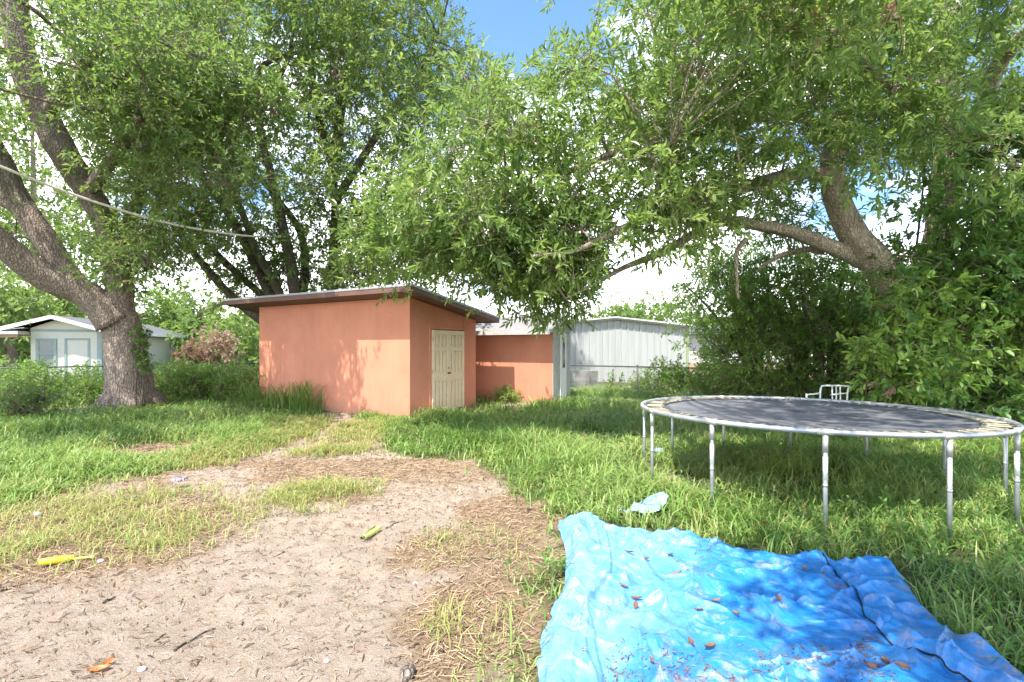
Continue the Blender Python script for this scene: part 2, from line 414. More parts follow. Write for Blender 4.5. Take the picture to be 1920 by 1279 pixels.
def build_litter():
    mb = MB()
    x, y = scatter(60000, -6.5, 2.4, 2.3, 11.5, 1.3)
    d = dirt(x, y); th = thatch(x, y)
    ok = (RNG.random(len(x)) < d*(.42+.58*th)) & ~on_tarp(x, y) & ~in_shed(x, y); x, y = x[ok], y[ok]; n = len(x)
    L = (.013+.06*RNG.random(n)**2.6)*(1+.02*y); W = (.0020+.0036*RNG.random(n)**2)*(.6+.14*y)
    az = RNG.normal(.45, .9, n)
    dx, dy = np.cos(az), np.sin(az); c = RNG.normal(0, .25, n)
    z0 = gz(x, y)+.004; x1, y1 = x+dx*L*.5-dy*L*c*.5, y+dy*L*.5+dx*L*c*.5; x2, y2 = x+dx*L, y+dy*L
    z1 = gz(x1, y1)+.008+.006*RNG.random(n); z2 = gz(x2, y2)+.004
    o = np.c_[-dy, dx, 0*x]*W[:, None]
    A, B, C = np.c_[x, y, z0], np.c_[x1, y1, z1], np.c_[x2, y2, z2]
    up = np.array([0, 0, 1.])*(W[:, None]*.8)
    V = np.stack([A-o*.5, A+o*.5, B-o, B+o, C-o*.3, C+o*.3, A+up*.5, B+up, C+up*.4], 1).reshape(-1, 3); b = (np.arange(n)*9)[:, None]
    q = np.concatenate([b+np.array([f]) for f in ([0, 6, 7, 2], [6, 1, 3, 7], [2, 7, 8, 4], [7, 3, 5, 8])])
    mb.add(V, [q], 0, np.repeat(np.clip(RNG.normal(.4, .28, n), 0, 1), 9), True)
    k = NT('litter_brown'); c = k.ramp(k.attr(), [(0, (.055, .035, .025)), (.5, (.22, .14, .085)), (1, (.45, .33, .21))])
    m = k.done(k.bsdf(c, .9, 0, .2))
    x, y = scatter(60000, -6.5, 2.4, 2.3, 11.5, 1.2); th = thatch(x, y)
    ok = (RNG.random(len(x)) < dirt(x, y)*sstep(.25, .8, th)*.8) & ~on_tarp(x, y) & ~in_shed(x, y); x, y = x[ok], y[ok]; n = len(x)
    L = .04+.11*RNG.random(n)**1.6; W = (.0016+.0012*RNG.random(n))*(.5+.16*y); az = RNG.uniform(0, 6.3, n); V = []
    for q, ww in ((-.5, .4), (0, 1), (.5, .3)):
        px = x+np.cos(az)*L*q; py = y+np.sin(az)*L*q; pz = gz(px, py)+.006+.014*RNG.random(n)
        o = np.c_[-np.sin(az), np.cos(az), .5*np.cos(az*7)]*(W*ww)[:, None]; c = np.c_[px, py, pz]; V += [c-o, c+o]
    b = (np.arange(n)*6)[:, None]
    mb.add(np.stack(V, 1).reshape(-1, 3), [np.concatenate([b+np.array([f]) for f in ([0, 1, 3, 2], [2, 3, 5, 4])])], 0, np.repeat(np.clip(RNG.normal(.8, .22, n), 0, 1), 6))
    tag(mb.obj('leaf_litter', m), 'small brown twigs and leaf bits strewn over the dirt', 'leaf litter', kind='stuff')
    M['litter'] = m
build_litter()

# ------------------------------------------------------------------ foliage
def leaves(mb, C, D, nl, tl, ll, lw, tint, six=False, droop=.15, twig=True, mat=0, tmat=1):
    n = len(C); D = nrm(D)
    a = nrm(np.cross(D, nrm(RNG.normal(size=(n, 3))))); b = np.cross(D, a)
    k = np.arange(nl)[None]; t = .12+.88*(k+RNG.random((n, nl)))/nl
    ang = k*2.4+RNG.uniform(0, 6.3, (n, 1))+RNG.normal(0, .3, (n, nl))
    rad = a[:, None]*np.cos(ang)[..., None]+b[:, None]*np.sin(ang)[..., None]
    base = C[:, None]+D[:, None]*(tl[:, None]*t)[..., None]
    ld = D[:, None]*(.35+.75*t)[..., None]+rad*.85+RNG.normal(0, .22, (n, nl, 3)); ld[..., 2] -= droop; ld = nrm(ld)
    up = RNG.normal(0, .45, (n, nl, 3)); up[..., 2] += 1.0
    side = nrm(np.cross(ld, up)); nn = np.cross(side, ld)
    L = (ll[:, None]*(.65+.7*RNG.random((n, nl))))[..., None]; W = L*lw
    tip = base+ld*L-nn*L*.10
    tt = np.clip(tint[:, None]+RNG.normal(0, .17, (n, nl)), 0, 1)
    if six:
        l1 = base+ld*L*.3+side*W*.42+nn*L*.05; l2 = base+ld*L*.68+side*W*.40+nn*L*.02
        r1 = base+ld*L*.3-side*W*.42+nn*L*.05; r2 = base+ld*L*.68-side*W*.40+nn*L*.02
        V = np.stack([base, l1, l2, tip, r2, r1], 2).reshape(-1, 3); m = n*nl; bb = (np.arange(m)*6)[:, None]
        q = np.concatenate([bb+np.array([[0, 5, 4, 3]]), bb+np.array([[0, 3, 2, 1]])])
        mb.add(V, [q], mat, np.repeat(tt.ravel(), 6))
    else:
        l1 = base+ld*L*.45+side*W*.5+nn*L*.05; r1 = base+ld*L*.45-side*W*.5+nn*L*.05
        V = np.stack([base, l1, tip, r1], 2).reshape(-1, 3); m = n*nl; bb = (np.arange(m)*4)[:, None]
        mb.add(V, [np.concatenate([bb+np.array([[0, 3, 2]]), bb+np.array([[0, 2, 1]])])], mat, np.repeat(tt.ravel(), 4))
    if twig:
        w = (.003+.0003*np.abs(C[:, 1]))[:, None]
        s = C-D*.12; e = C+D*tl[:, None]
        V = np.stack([s+a*w, s-a*w*.5+b*w*.87, s-a*w*.5-b*w*.87, e+a*w*.3, e-a*w*.15+b*w*.26, e-a*w*.15-b*w*.26], 1).reshape(-1, 3)
        bb = (np.arange(n)*6)[:, None]
        mb.add(V, [np.concatenate([bb+np.array([f]) for f in ([0, 1, 4, 3], [1, 2, 5, 4], [2, 0, 3, 5])])], tmat, .5)

GAPS = [(905,30,42),(945,70,55),(1000,60,50),(960,20,60),(1060,40,40),(1110,25,30),(1010,95,28),
        (1195,545,50),(1235,520,34),(1160,560,40),(1215,575,36),(1250,495,18),(1175,590,35)]
def proj(c):
    return 960+F*c[:, 0]/c[:, 1], HZ-F*(c[:, 2]-H)/c[:, 1]
def keep_clear(C, circles, dmax=1e9, pad=0.0):
    """drops clumps lying in an opening of the crown, seen from the yard"""
    front = C[:, 1] > .6; px, py = proj(np.where(front[:, None], C, 1.0)); ok = np.ones(len(C), bool)
    for (x, y, r) in circles:
        ok &= ~(front & (C[:, 1] < dmax) & (np.hypot(px-x, py-y) < r+pad*F/np.maximum(C[:, 1], 1)))
    return ok
def along(*paths, r=15):
    out = []
    for p in paths:
        for (a, b), (c, d) in zip(p[:-1], p[1:]):
            n = max(2, int(math.hypot(c-a, d-b)/r))
            out += [(a+(c-a)*q/n, b+(d-b)*q/n, r) for q in range(n)]
    return out
def region(poly, d0, d1, n, gate=.0, seed=0, gsc=.9):
    xs = [p[0] for p in poly]; ys = [p[1] for p in poly]; out = []
    while len(out) < n:
        px = RNG.uniform(min(xs), max(xs), n*4); py = RNG.uniform(min(ys), max(ys), n*4); d = RNG.uniform(d0, d1, n*4)
        C = np.stack([(px-960)/F*d, d, H-(py-HZ)/F*d], 1)
        ok = in_poly(px, py, poly)
        if gate: ok &= fbm(C[:, 0]*gsc, C[:, 1]*gsc, C[:, 2]*gsc, 2, seed) > gate
        out += list(C[ok])
        if len(out) == 0 and gate: gate *= .8
    return np.array(out[:n])
def ball(c, r, n, shell=.3):
    v = nrm(RNG.normal(size=(n, 3)))*(shell+(1-shell)*RNG.random((n, 1))**.45)
    return np.array(c)+v*np.array(r)

def crown(tree, limbs, C, leaf, bark, ll, lw=.36, nsp=16, nl=9, sig=.26, tl=.34, six=False, hubs=None, tint0=.42, seed=1, droop=.15, gaps=True, br=.03, keep=(), kd=0, kpad=.0, bright=None, limb_n=12, name='crown', trunk_name='trunk', dead=0.0, twigs=True):
    """trunk with limbs and side branches, and a crown of leafy twigs gathered in clumps"""
    wood = MB(); sk = []; skr = []
    for k, (p, r) in enumerate(limbs):
        pp, rr = spline(p, r, .10 if max(r) > .1 else .2)
        wood.tube(pp, rr, limb_n if max(r) > .06 else 7, 0, bark=.22 if max(r) > .08 else .1, seed=seed+k*3)
        sk.append(pp); skr.append(rr)
    sk = np.concatenate(sk); skr = np.concatenate(skr)
    if gaps: C = C[keep_clear(C, GAPS, pad=.22)]
    if keep: C = C[keep_clear(C, keep, kd, kpad)]
    nh = hubs or max(4, len(C)//9); hub = C[RNG.choice(len(C), nh, replace=False)]
    def curve(a, b, r0, r1, sag=.12, n=5):
        t = np.linspace(0, 1, n)[:, None]; L = np.linalg.norm(b-a); m = RNG.normal(0, .07*L, 3)+np.array([0, 0, sag*L])
        return a+(b-a)*t+m*np.sin(np.pi*t), np.linspace(r0, r1, n)
    for hb in hub:
        d = np.linalg.norm(sk-hb, axis=1)+3*np.maximum(0, sk[:, 2]-hb[2]-1.0); k = np.argmin(d)
        L = np.linalg.norm(sk[k]-hb)
        wood.tube(*curve(sk[k], hb, min(br*(.6+.25*L), max(skr[k]*.8, .012)), .012), 6)
    dd = np.linalg.norm(C[:, None]-hub[None], axis=2); idx = dd.argmin(1)
    for c, h in zip(C, hub[idx]):
        if np.linalg.norm(c-h) > .05: wood.tube(*curve(h, c, .011, .005, .06, 4), 4, cap=False)
    lf = MB(); N = len(C)*nsp; ci = np.repeat(np.arange(len(C)), nsp)
    off = RNG.normal(0, 1, (N, 3))*sig*np.array([1, 1, .8])*(.7+.6*RNG.random(len(C)))[ci][:, None]
    pos = C[ci]+off
    D = nrm(off)*.8+nrm(C[ci]-hub[idx][ci]+1e-4)*.4+RNG.normal(0, .45, (N, 3)); D[:, 2] += .12
    tint0 = tint0+(in_poly(*proj(C), bright)*.42 if bright else 0)  # lightens leaf colour inside the outline, standing in for sun on those clumps
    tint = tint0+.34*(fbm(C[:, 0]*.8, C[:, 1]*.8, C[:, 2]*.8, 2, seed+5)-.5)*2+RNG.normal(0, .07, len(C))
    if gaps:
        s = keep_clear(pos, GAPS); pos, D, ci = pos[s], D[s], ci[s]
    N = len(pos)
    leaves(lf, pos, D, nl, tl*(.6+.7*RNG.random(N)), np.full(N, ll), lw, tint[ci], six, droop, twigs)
    if dead:
        s = RNG.choice(len(C), max(1, int(dead)), replace=False); q = np.repeat(C[s], 3, 0)+RNG.normal(0, .06, (len(s)*3, 3))
        leaves(lf, q, RNG.normal(size=q.shape), 7, np.full(len(q), .1), np.full(len(q), ll), lw*1.2, RNG.random(len(q)), six, .5, False, 2)
    w = wood.obj(trunk_name, bark); w.parent = tree; w.location = tuple(-np.array(tree.location))
    c = lf.obj(name, [leaf, M['twig'], M['leaf_dry']]); c.parent = tree; c.location = tuple(-np.array(tree.location))
    return w, c

# --- left oak
def left_oak():
    b = G(247, 768); t = empty('oak_tree', (b[0], b[1], 0))
    tag(t, 'big old oak with thick leaning grey brown trunk left of the orange shed', 'tree')
    d = 13.2
    limbs = [
        ([P(247,800,d), P(247,765,d), P(244,735,d), P(238,690,d), P(231,640,d), P(222,600,d), P(207,572,d-.1)], [.62,.55,.48,.45,.43,.42,.37]),
        ([P(226,612,d), P(222,575,d), P(224,535,d), P(216,480,d), P(200,420,d-.2), P(165,360,d-.4), P(120,290,d-.8), P(82,215,d-1.1), P(52,140,d-1.4), P(32,60,d-1.7), P(18,-60,d-2), P(10,-180,d-2.2)], [.38,.33,.30,.29,.28,.28,.29,.29,.28,.27,.24,.18]),
        ([P(214,605,d-.1), P(185,572,d-.3), P(150,545,d-.5), P(100,525,d-.8), P(55,500,d-1.1), P(15,468,d-1.4), P(-40,420,d-1.8), P(-110,330,d-2.4), P(-200,200,d-3)], [.40,.35,.32,.30,.28,.27,.25,.2,.12]),
        ([P(150,545,d-.5), P(118,505,d-.5), P(92,460,d-.6), P(62,415,d-.7), P(30,365,d-.8), P(4,310,d-1), P(-40,220,d-1.3), P(-80,80,d-1.6)], [.26,.25,.25,.24,.24,.23,.2,.13]),
        ([P(4,375,d-.7), P(40,392,d-.7), P(66,418,d-.7)], [.16,.17,.18]),
        ([P(216,480,d), P(250,400,d+.6), P(270,320,d+.8), P(265,200,d+1), P(230,60,d+1)], [.2,.16,.13,.1,.06]),
        ([P(165,360,d-.4), P(240,260,d-2), P(310,170,d-2.6)], [.17,.11,.02]),
        ([P(82,215,d-1.1), P(170,110,d-2.4), P(260,0,d-3)], [.15,.09,.02]),
    ]
    Ps = [(60,-80),(440,-80),(430,120),(470,300),(430,420),(300,470),(290,560),(190,540),(150,470),(120,330),(70,150)]
    C = np.concatenate([
        region(Ps, 10.2, 14.5, 170, .42, 3), region(Ps, 13.6, 15.5, 70),
        region([(-140,-100),(60,-100),(60,560),(-140,560)], 13.4, 15.5, 50),
        region([(165,430),(310,420),(330,500),(245,512),(180,490)], 12.2, 13.6, 36),
        ball(np.array([-9.0, 8.6, 6.4]), (3.2, 2.4, 1.4), 70), ball(np.array([-11.5, 10.5, 6.6]), (3, 2.5, 1.6), 50),
        ball(np.array([-7.6, 9.6, 6.8]), (1.9, 1.4, 1.0), 30), ball(np.array([-6.7, 11.3, 6.9]), (1.9, .9, .8), 40)])
    keep = [(35,60,44),(55,140,44),(82,210,40),(115,285,36),(165,365,26),(205,420,24),(95,465,30),(60,415,30),(30,360,30),(10,310,30),(60,505,36),(10,465,36),(120,530,34),(150,400,30),(195,385,22),(190,575,34),(215,545,24),(240,565,34),(235,610,40),(245,660,40)]
    crown(t, limbs, C, M['leaf_oak'], M['bark'], .125, .42, 17, 9, .30, .36, seed=3, tint0=.42, keep=keep, kd=13.0, kpad=.30, limb_n=28, dead=5)
    # root flare
    mb = MB()
    for a in np.linspace(0, 6.28, 8)[:-1]:
        q = np.array([b[0], b[1], 0])
        e = q+np.array([math.cos(a)*.82, math.sin(a)*.82, -.05])
        mb.tube(*spline([q+[math.cos(a)*.28, math.sin(a)*.28, .55], q+[math.cos(a)*.6, math.sin(a)*.6, .16], e], [.2, .2, .05]), 10, bark=.2, seed=int(a*9))
    to_local(mb.obj('root', M['bark']), t)
left_oak()

# --- tall trees behind the shed
def back_trees():
    b = G(560, 745); d = 17.5
    t = empty('laurel_tree', (P(540,745,d)[0], d, 0)); tag(t, 'tall laurel oak fanning out in many dark stems behind the orange shed', 'tree')
    def st(ps, r, dd=0, d2=0):
        n = len(ps); return ([P(x, y, d+dd+d2*k/(n-1)) for k, (x, y) in enumerate(ps)], list(np.linspace(r, r*.22, n)))
    limbs = [st([(545,745),(540,640),(545,590)], .36),
        st([(545,640),(440,560),(380,495),(330,430),(270,360),(200,270)], .165, 0, -2),
        st([(545,640),(490,555),(420,490),(340,400),(280,300),(240,180)], .15, .6, -1.5),
        st([(545,620),(500,540),(440,420),(385,340),(320,270),(250,190)], .175, .2, -2.5),
        st([(548,620),(520,540),(480,470),(455,400),(400,290),(360,160),(330,20)], .16, -.3, -2),
        st([(550,610),(550,530),(532,430),(508,330),(488,240),(484,140),(520,110),(600,90)], .2, -.5, -1),
        st([(556,610),(572,500),(560,430),(510,360),(450,280),(420,120)], .18, .5, 1),
        st([(484,240),(500,180),(540,110),(560,-20)], .12, -1, -1)]
    Ps = [(240,-100),(720,-100),(640,100),(640,300),(590,470),(610,545),(440,550),(300,470),(240,380)]
    C = np.concatenate([region(Ps, 13.8, 18.5, 330, .40, 8, .7), region(Ps, 17, 20.5, 165),
                        region([(330,430),(600,430),(600,545),(420,550)], 17, 19, 20), region([(250,-420),(720,-420),(720,-100),(250,-100)], 14, 18, 70)])
    keep = along(((440,560),(380,495),(330,430),(270,360)), ((490,555),(420,490),(340,400)), ((500,540),(440,420),(385,340),(320,270)), ((520,540),(480,470),(455,400)), ((550,540),(532,430),(508,330),(488,240),(484,140)))
    crown(t, limbs, C, M['leaf_mid'], M['bark_dark'], .165, .42, 15, 8, .38, .42, seed=23, tint0=.46, limb_n=12, keep=keep, kd=16.6, kpad=.2, br=.03, dead=6)
    d = 18.2
    t2 = empty('laurel_tree', (P(630,745,d)[0], d, 0)); tag(t2, 'upright dark trunked tree behind the shed roof, nearest the blue sky gap', 'tree')
    limbs = [st([(622,745),(622,600),(626,480),(628,380),(628,280)], .28), st([(628,300),(640,200),(655,130),(670,60),(690,-60)], .2),
        st([(628,320),(600,230),(585,150),(590,60),(600,-80)], .18), st([(628,380),(690,280),(740,200),(790,130),(830,40)], .16, 0, -2),
        st([(626,420),(720,370),(800,330),(870,280)], .13, 0, -3), st([(627,450),(690,420),(760,380),(800,330)], .12, 0, 1)]
    Ps = [(580,-100),(880,-100),(905,40),(890,110),(960,200),(980,330),(930,470),(760,530),(640,545),(600,470),(620,300)]
    C = np.concatenate([region(Ps, 14.2, 19, 230, .42, 15, .7), region(Ps, 17.5, 21, 130), region([(640,380),(800,380),(800,545),(640,548)], 16, 19.5, 40), region([(580,-420),(880,-420),(880,-100),(580,-100)], 14, 18, 50)])
    crown(t2, limbs, C, M['leaf_mid'], M['bark_dark'], .165, .42, 15, 8, .38, .42, seed=37, tint0=.54, limb_n=12, keep=along(((622,540),(626,480),(628,380),(628,280),(600,230),(590,130))), kd=17.4, kpad=.2, dead=4)
back_trees()

# --- right oak
def right_oak():
    d = 10.0
    b = P(1725, 800, d+.4); t = empty('oak_tree', (b[0], b[1], 0))
    tag(t, 'large spreading oak with pale arching limbs reaching over the trampoline', 'tree')
    limbs = [
        ([P(1740,830,d+.5), P(1722,740,d+.4), P(1705,650,d+.2), P(1685,560,d), P(1650,498,d-.1), P(1610,455,d-.2), P(1580,405,d-.3), P(1564,350,d-.4), P(1562,300,d-.5), P(1572,245,d-.6), P(1592,200,d-.7), P(1612,165,d-.8), P(1632,128,d-.9), P(1646,112,d-.95)],
         [.46,.36,.32,.30,.285,.26,.225,.20,.18,.165,.155,.145,.135,.14]),
        ([P(1562,335,d-.4), P(1530,325,d-.5), P(1480,328,d-.8), P(1420,345,d-1), P(1360,362,d-1.2), P(1305,372,d-1.4), P(1230,402,d-1.7), P(1150,436,d-2), P(1080,470,d-2.2), P(1000,480,d-2.5)], [.16,.12,.105,.10,.095,.085,.07,.055,.035,.018]),
        ([P(1650,505,d), P(1600,480,d-.1), P(1555,462,d-.2), P(1490,436,d-.4), P(1430,424,d-.6), P(1380,416,d-.7), P(1330,422,d-.9), P(1280,452,d-1), P(1225,480,d-1.1), P(1170,502,d-1.2), P(1120,530,d-1.4), P(1060,560,d-1.6)], [.19,.155,.135,.115,.10,.09,.08,.07,.06,.045,.03,.015]),
        ([P(1545,470,d), P(1510,468,d+.2), P(1460,480,d+.4), P(1424,505,d+.5)], [.08,.06,.05,.035]),
        ([P(1400,448,d-.6), P(1382,470,d-.6), P(1380,510,d-.6), P(1384,560,d-.6)], [.05,.045,.035,.025]),
        ([P(1705,650,d+.4), P(1745,540,d+.9), P(1765,400,d+1.2), P(1775,250,d+1.4), P(1775,100,d+1.5), P(1765,-80,d+1.4), P(1700,-250,d)], [.30,.28,.26,.25,.24,.2,.12]),
        ([P(1765,420,d+1.2), P(1815,290,d+.6), P(1848,180,d), P(1880,110,d-.5), P(1930,60,d-1.1), P(2050,-40,d-2)], [.18,.15,.14,.14,.13,.1]),
        ([P(1630,128,d-.9), P(1560,60,d-2), P(1420,10,d-3), P(1290,-20,d-3.6), P(1150,-60,d-4)], [.08,.085,.08,.065,.04]),
        ([P(1572,245,d-.6), P(1500,220,d-.6), P(1420,205,d-.5), P(1330,215,d-.5), P(1230,250,d-.6), P(1120,300,d-.7), P(1000,350,d-.8), P(880,410,d-.9), P(790,470,d-1)], [.11,.10,.09,.08,.07,.055,.045,.03,.015]),
        ([P(1330,215,d-.5), P(1285,240,d-1.4), P(1230,262,d-1.9), P(1190,300,d-2.2)], [.05,.055,.05,.03]),
        ([P(1765,-80,d+1.4), P(1500,-300,d-2), P(1250,-700,d-4.2), P(700,-1400,d-5.6)], [.22,.2,.15,.08]),
        ([P(1765,-80,d+1.4), P(1900,-400,d-2), P(1900,-900,d-5), P(1600,-2000,d-6.8)], [.22,.18,.14,.08]),
    ]
    R1 = [(870,120),(960,118),(1010,-60),(1750,-60),(1740,250),(1640,330),(1560,270),(1470,290),(1320,310),(1180,350),(1080,450),(1050,540),(930,520),(850,520),(760,510),(700,500),(690,440),(790,290),(860,180)]
    C = np.concatenate([
        region(R1, 7.4, 9.6, 172, .46, 71, 1.1), region(R1, 8.8, 11, 74, .46, 72, 1.1),
        region([(700,420),(1080,380),(1120,500),(1060,555),(1000,560),(940,540),(880,525),(760,510),(690,495)], 8.2, 10.2, 62, .40, 73, 1.2),
        region([(900,480),(1110,480),(1110,545),(1060,570),(930,560)], 9.0, 11, 30),
        region([(1040,420),(1330,330),(1420,330),(1340,400),(1180,470),(1080,520)], 7.6, 9.2, 34, .4, 77),
        region([(1380,60),(1930,-60),(1930,460),(1760,470),(1640,400),(1440,300)], 10.6, 13, 84, .46, 78), region([(1640,-40),(1940,-60),(1950,330),(1700,300)], 7.2, 9.2, 40, .4, 75),
        region([(1270,330),(1560,340),(1540,450),(1300,410)], 10.5, 12.5, 22, .4, 79),
        region([(1130,-300),(1950,-300),(1950,-60),(1100,-60)], 6, 9.5, 26),
        region([(960,130),(1040,-60),(1600,-60),(1560,260),(1300,300),(1100,360)], 10.4, 12.6, 100, .40, 88), region([(1300,-70),(1640,-70),(1640,70),(1320,50)], 5.4, 6.3, 16),
        # branches reaching over the yard and the tarp
        ball((2.4, 3.8, 6.2), (2.0, 1.3, .9), 22, .1), ball((4.8, 3.6, 6.4), (1.8, 1.4, 1.0), 18, .1), ball((.95, .55, 6.0), (1.0, .95, .5), 38, .1),
        ball((3.6, .6, 6.2), (1.8, 1.2, .9), 14, .1)])
    keep = [(1590,430,42),(1570,380,36),(1560,330,30),(1564,280,26),(1575,230,24),(1600,185,24),(1632,130,26),(1640,480,40),(1500,328,24),(1440,340,22),(1380,358,22),(1320,370,22),(1540,460,26),(1480,436,24),(1420,424,24),(1360,418,24),(1310,432,20),(1260,462,20),(1210,487,20),(1160,508,20),
            (1400,500,60),(1300,490,50),(1180,540,60),(1776,130,30),(1850,150,26),(1130,620,60),(1240,650,60)]
    crown(t, limbs, C, M['leaf_near'], M['bark_pale'], .14, .33, 15, 10, .27, .32, six=True, seed=51, tint0=.50, keep=keep, kd=10.4, limb_n=22, droop=.12, dead=16, br=.026)
    # cut stub face
    return t
right_oak()

# --- vine clad mass on the right oak's trunk
def vine():
    b = P(1760, 800, 9.6); t = empty('climbing_vine', (b[0], b[1], 0))
    tag(t, 'dense dark green vine smothering the right oak trunk down to the ground', 'vine')
    d = 9.6
    limbs = [([P(1700+50*k, 830, d+.3*(k % 2)), P(1690+55*k, 650, d+.2), P(1720+50*k, 450, d+.3), P(1740+45*k, 260, d+.4)], [.03, .028, .022, .012]) for k in range(5)]
    limbs += [([P(1530, 800, 10.6), P(1600, 700, 10.5), P(1680, 640, 10.3)], [.05, .045, .03])]
    C = np.concatenate([region([(1690,470),(1735,330),(1800,230),(1960,170),(2060,200),(2080,820),(1930,800),(1800,790),(1700,770),(1655,720),(1660,600),(1640,520)], 8.9, 10.6, 225, .42, 83, 1.1),
        region([(1660,760),(1740,470),(1960,300),(2060,820)], 9.8, 11, 110),
        region([(1640,600),(1730,560),(1740,760),(1640,740)], 9.0, 9.9, 24)])
    crown(t, limbs, C, M['leaf_ivy'], M['bark_dark'], .135, .5, 16, 8, .24, .26, six=True, seed=61, tint0=.45, gaps=False, droop=.3, name='foliage', trunk_name='stem', keep=[(1590,450,50),(1640,485,32),(1572,740,72)], kd=99, dead=6, bright=[(1640,590),(1700,560),(1760,480),(1800,600),(1920,600),(1930,700),(1850,740),(1800,700),(1740,740),(1690,760),(1650,700)])  # last outline: vine clumps painted sunlit by a lighter leaf tint
vine()

# --- thicket between the white building and the vine
def thicket():
    specs = [
        ('slim tree with bright green crown overlapping the white metal building', [(1420,745),(1410,680),(1385,600),(1360,540)], [(1262,570),(1310,500),(1420,480),(1450,600),(1420,660),(1340,690),(1300,640)], 14.5, 90, .72),
        ('two stemmed thin tree standing behind the middle of the trampoline', [(1500,750),(1495,690),(1470,610),(1440,540)], [(1360,520),(1440,460),(1560,470),(1570,620),(1540,720),(1440,740),(1380,690)], 13.6, 84, .6),
        ('thin dark leaved tree right behind the white metal bench', [(1560,755),(1556,680),(1560,600),(1580,520)], [(1470,520),(1540,460),(1640,500),(1680,600),(1650,740),(1560,735),(1500,660)], 12.8, 80, .45),
        ('leaning dark sapling in the shade between bench and vine', [(1645,770),(1630,700),(1610,640),(1590,580)], [(1560,560),(1640,520),(1720,600),(1720,760),(1640,770),(1590,700)], 11.8, 44, .35)]
    for k, (lab, stem, poly, d, n, ti) in enumerate(specs):
        b = G(stem[0][0], HZ+F*H/d); t = empty('thicket_tree', (P(stem[0][0], 700, d)[0], d, 0)); tag(t, lab, 'tree')
        limbs = [([P(stem[0][0], HZ+F*(H+.1)/d, d)]+[P(x, y, d) for x, y in stem[1:]], [.09, .075, .06, .03])]
        for s in (-1, 1, .4):
            limbs.append(([P(stem[0][0]+8*s, HZ+F*(H+.1)/d, d+.2*s), P(stem[1][0]+18*s, stem[1][1]-10, d+.3*s), P(stem[2][0]+50*s, stem[2][1]-15, d+.5*s), P(stem[3][0]+80*s, stem[3][1]-10, d+.6*s)], [.055, .05, .035, .02]))
        C = region(poly, d-1.0, d+1.2, n, .40, 90+k, 1.0)
        crown(t, limbs, C, M['leaf_thicket'], M['bark_dark'], .12, .42, 16, 8, .30, .32, seed=100+k*7, tint0=ti, limb_n=8, keep=[(1250,700,45),(1180,650,70),(1290,720,30)], kd=99)
thicket()

# --- far trees
def far_trees():
    specs = [
        ('bright yellow green tree behind the left house carport', (20,640), [(-120,560),(0,500),(60,560),(75,620),(40,650),(-120,650)], 34, 46, .85, 'leaf_far'),
        ('tall pale tree showing through the left oak limbs', (70,640), [(-120,150),(60,180),(190,400),(200,560),(140,600),(60,590),(-120,560)], 40, 130, .7, 'leaf_far'),
        ('rounded tree with pale fork above the left house roof', (330,650), [(250,560),(300,545),(360,550),(400,600),(400,650),(330,640),(250,610)], 42, 44, .55, 'leaf_far'),
        ('yellowish bushy tree between left house and orange shed', (430,670), [(370,620),(430,585),(520,600),(520,690),(390,690)], 36, 40, .75, 'leaf_far'),
        ('low tree top rising over the white metal building roof', (1160,640), [(1090,600),(1150,585),(1230,580),(1300,595),(1330,640),(1100,640)], 45, 44, .7, 'leaf_far'),
        ('dark green tree far behind the thicket and pale house', (1560,640), [(1380,600),(1500,540),(1700,520),(1760,640),(1400,640)], 40, 60, .3, 'leaf_far')]
    for k, (lab, b, poly, d, n, ti, lm) in enumerate(specs):
        t = empty('background_tree', (P(b[0], 700, d)[0], d, 0)); tag(t, lab, 'tree')
        g = HZ+F*(H+.1)/d
        ys = [q[1] for q in poly]; xs = [q[0] for q in poly]; cx = sum(xs)/len(xs); top = min(ys)+20
        limbs = [([P(b[0], g, d), P(b[0], (g+b[1])/2, d), P((b[0]+cx)/2, (b[1]+top)/2, d), P(cx, top, d)], [.4, .34, .22, .06])]
        if k == 2:
            limbs += [([P(345, 650, d), P(352, 612, d), P(385, 585, d-.3), P(420, 566, d-.5)], [.34, .3, .22, .12]), ([P(348, 630, d), P(335, 600, d), P(325, 575, d)], [.3, .2, .1])]
        C = region(poly, d-2, d+2, n, .36, 130+k, .4)
        crown(t, limbs, C, M[lm], M['bark'], .42, .5, 13, 7, .75, .8, seed=140+k*5, tint0=ti, limb_n=8, gaps=False, br=.06, twigs=False)
far_trees()

# far wood closing the horizon
def treeline():
    mb = MB()
    a = RNG.uniform(-1.25, 1.25, 5200); d = RNG.uniform(62, 95, 5200)
    x = np.sin(a)*d; y = np.cos(a)*d
    top = 3.2+3.2*fbm(x*.09+5, y*.09, 0, 3, 77)
    z = RNG.random(5200)**.8*top
    C = np.c_[x, y, z]; D = RNG.normal(size=C.shape)
    leaves(mb, C, D, 9, np.full(len(C), 1.6), np.full(len(C), 1.2), .55, np.clip(.45+.4*(fbm(x*.2, y*.2, 0, 2, 78)-.5)*2, 0, 1), False, .1, False)
    tag(mb.obj('far_woods', [M['leaf_far']]), 'distant band of green trees closing the horizon', 'woods', kind='stuff')
treeline()

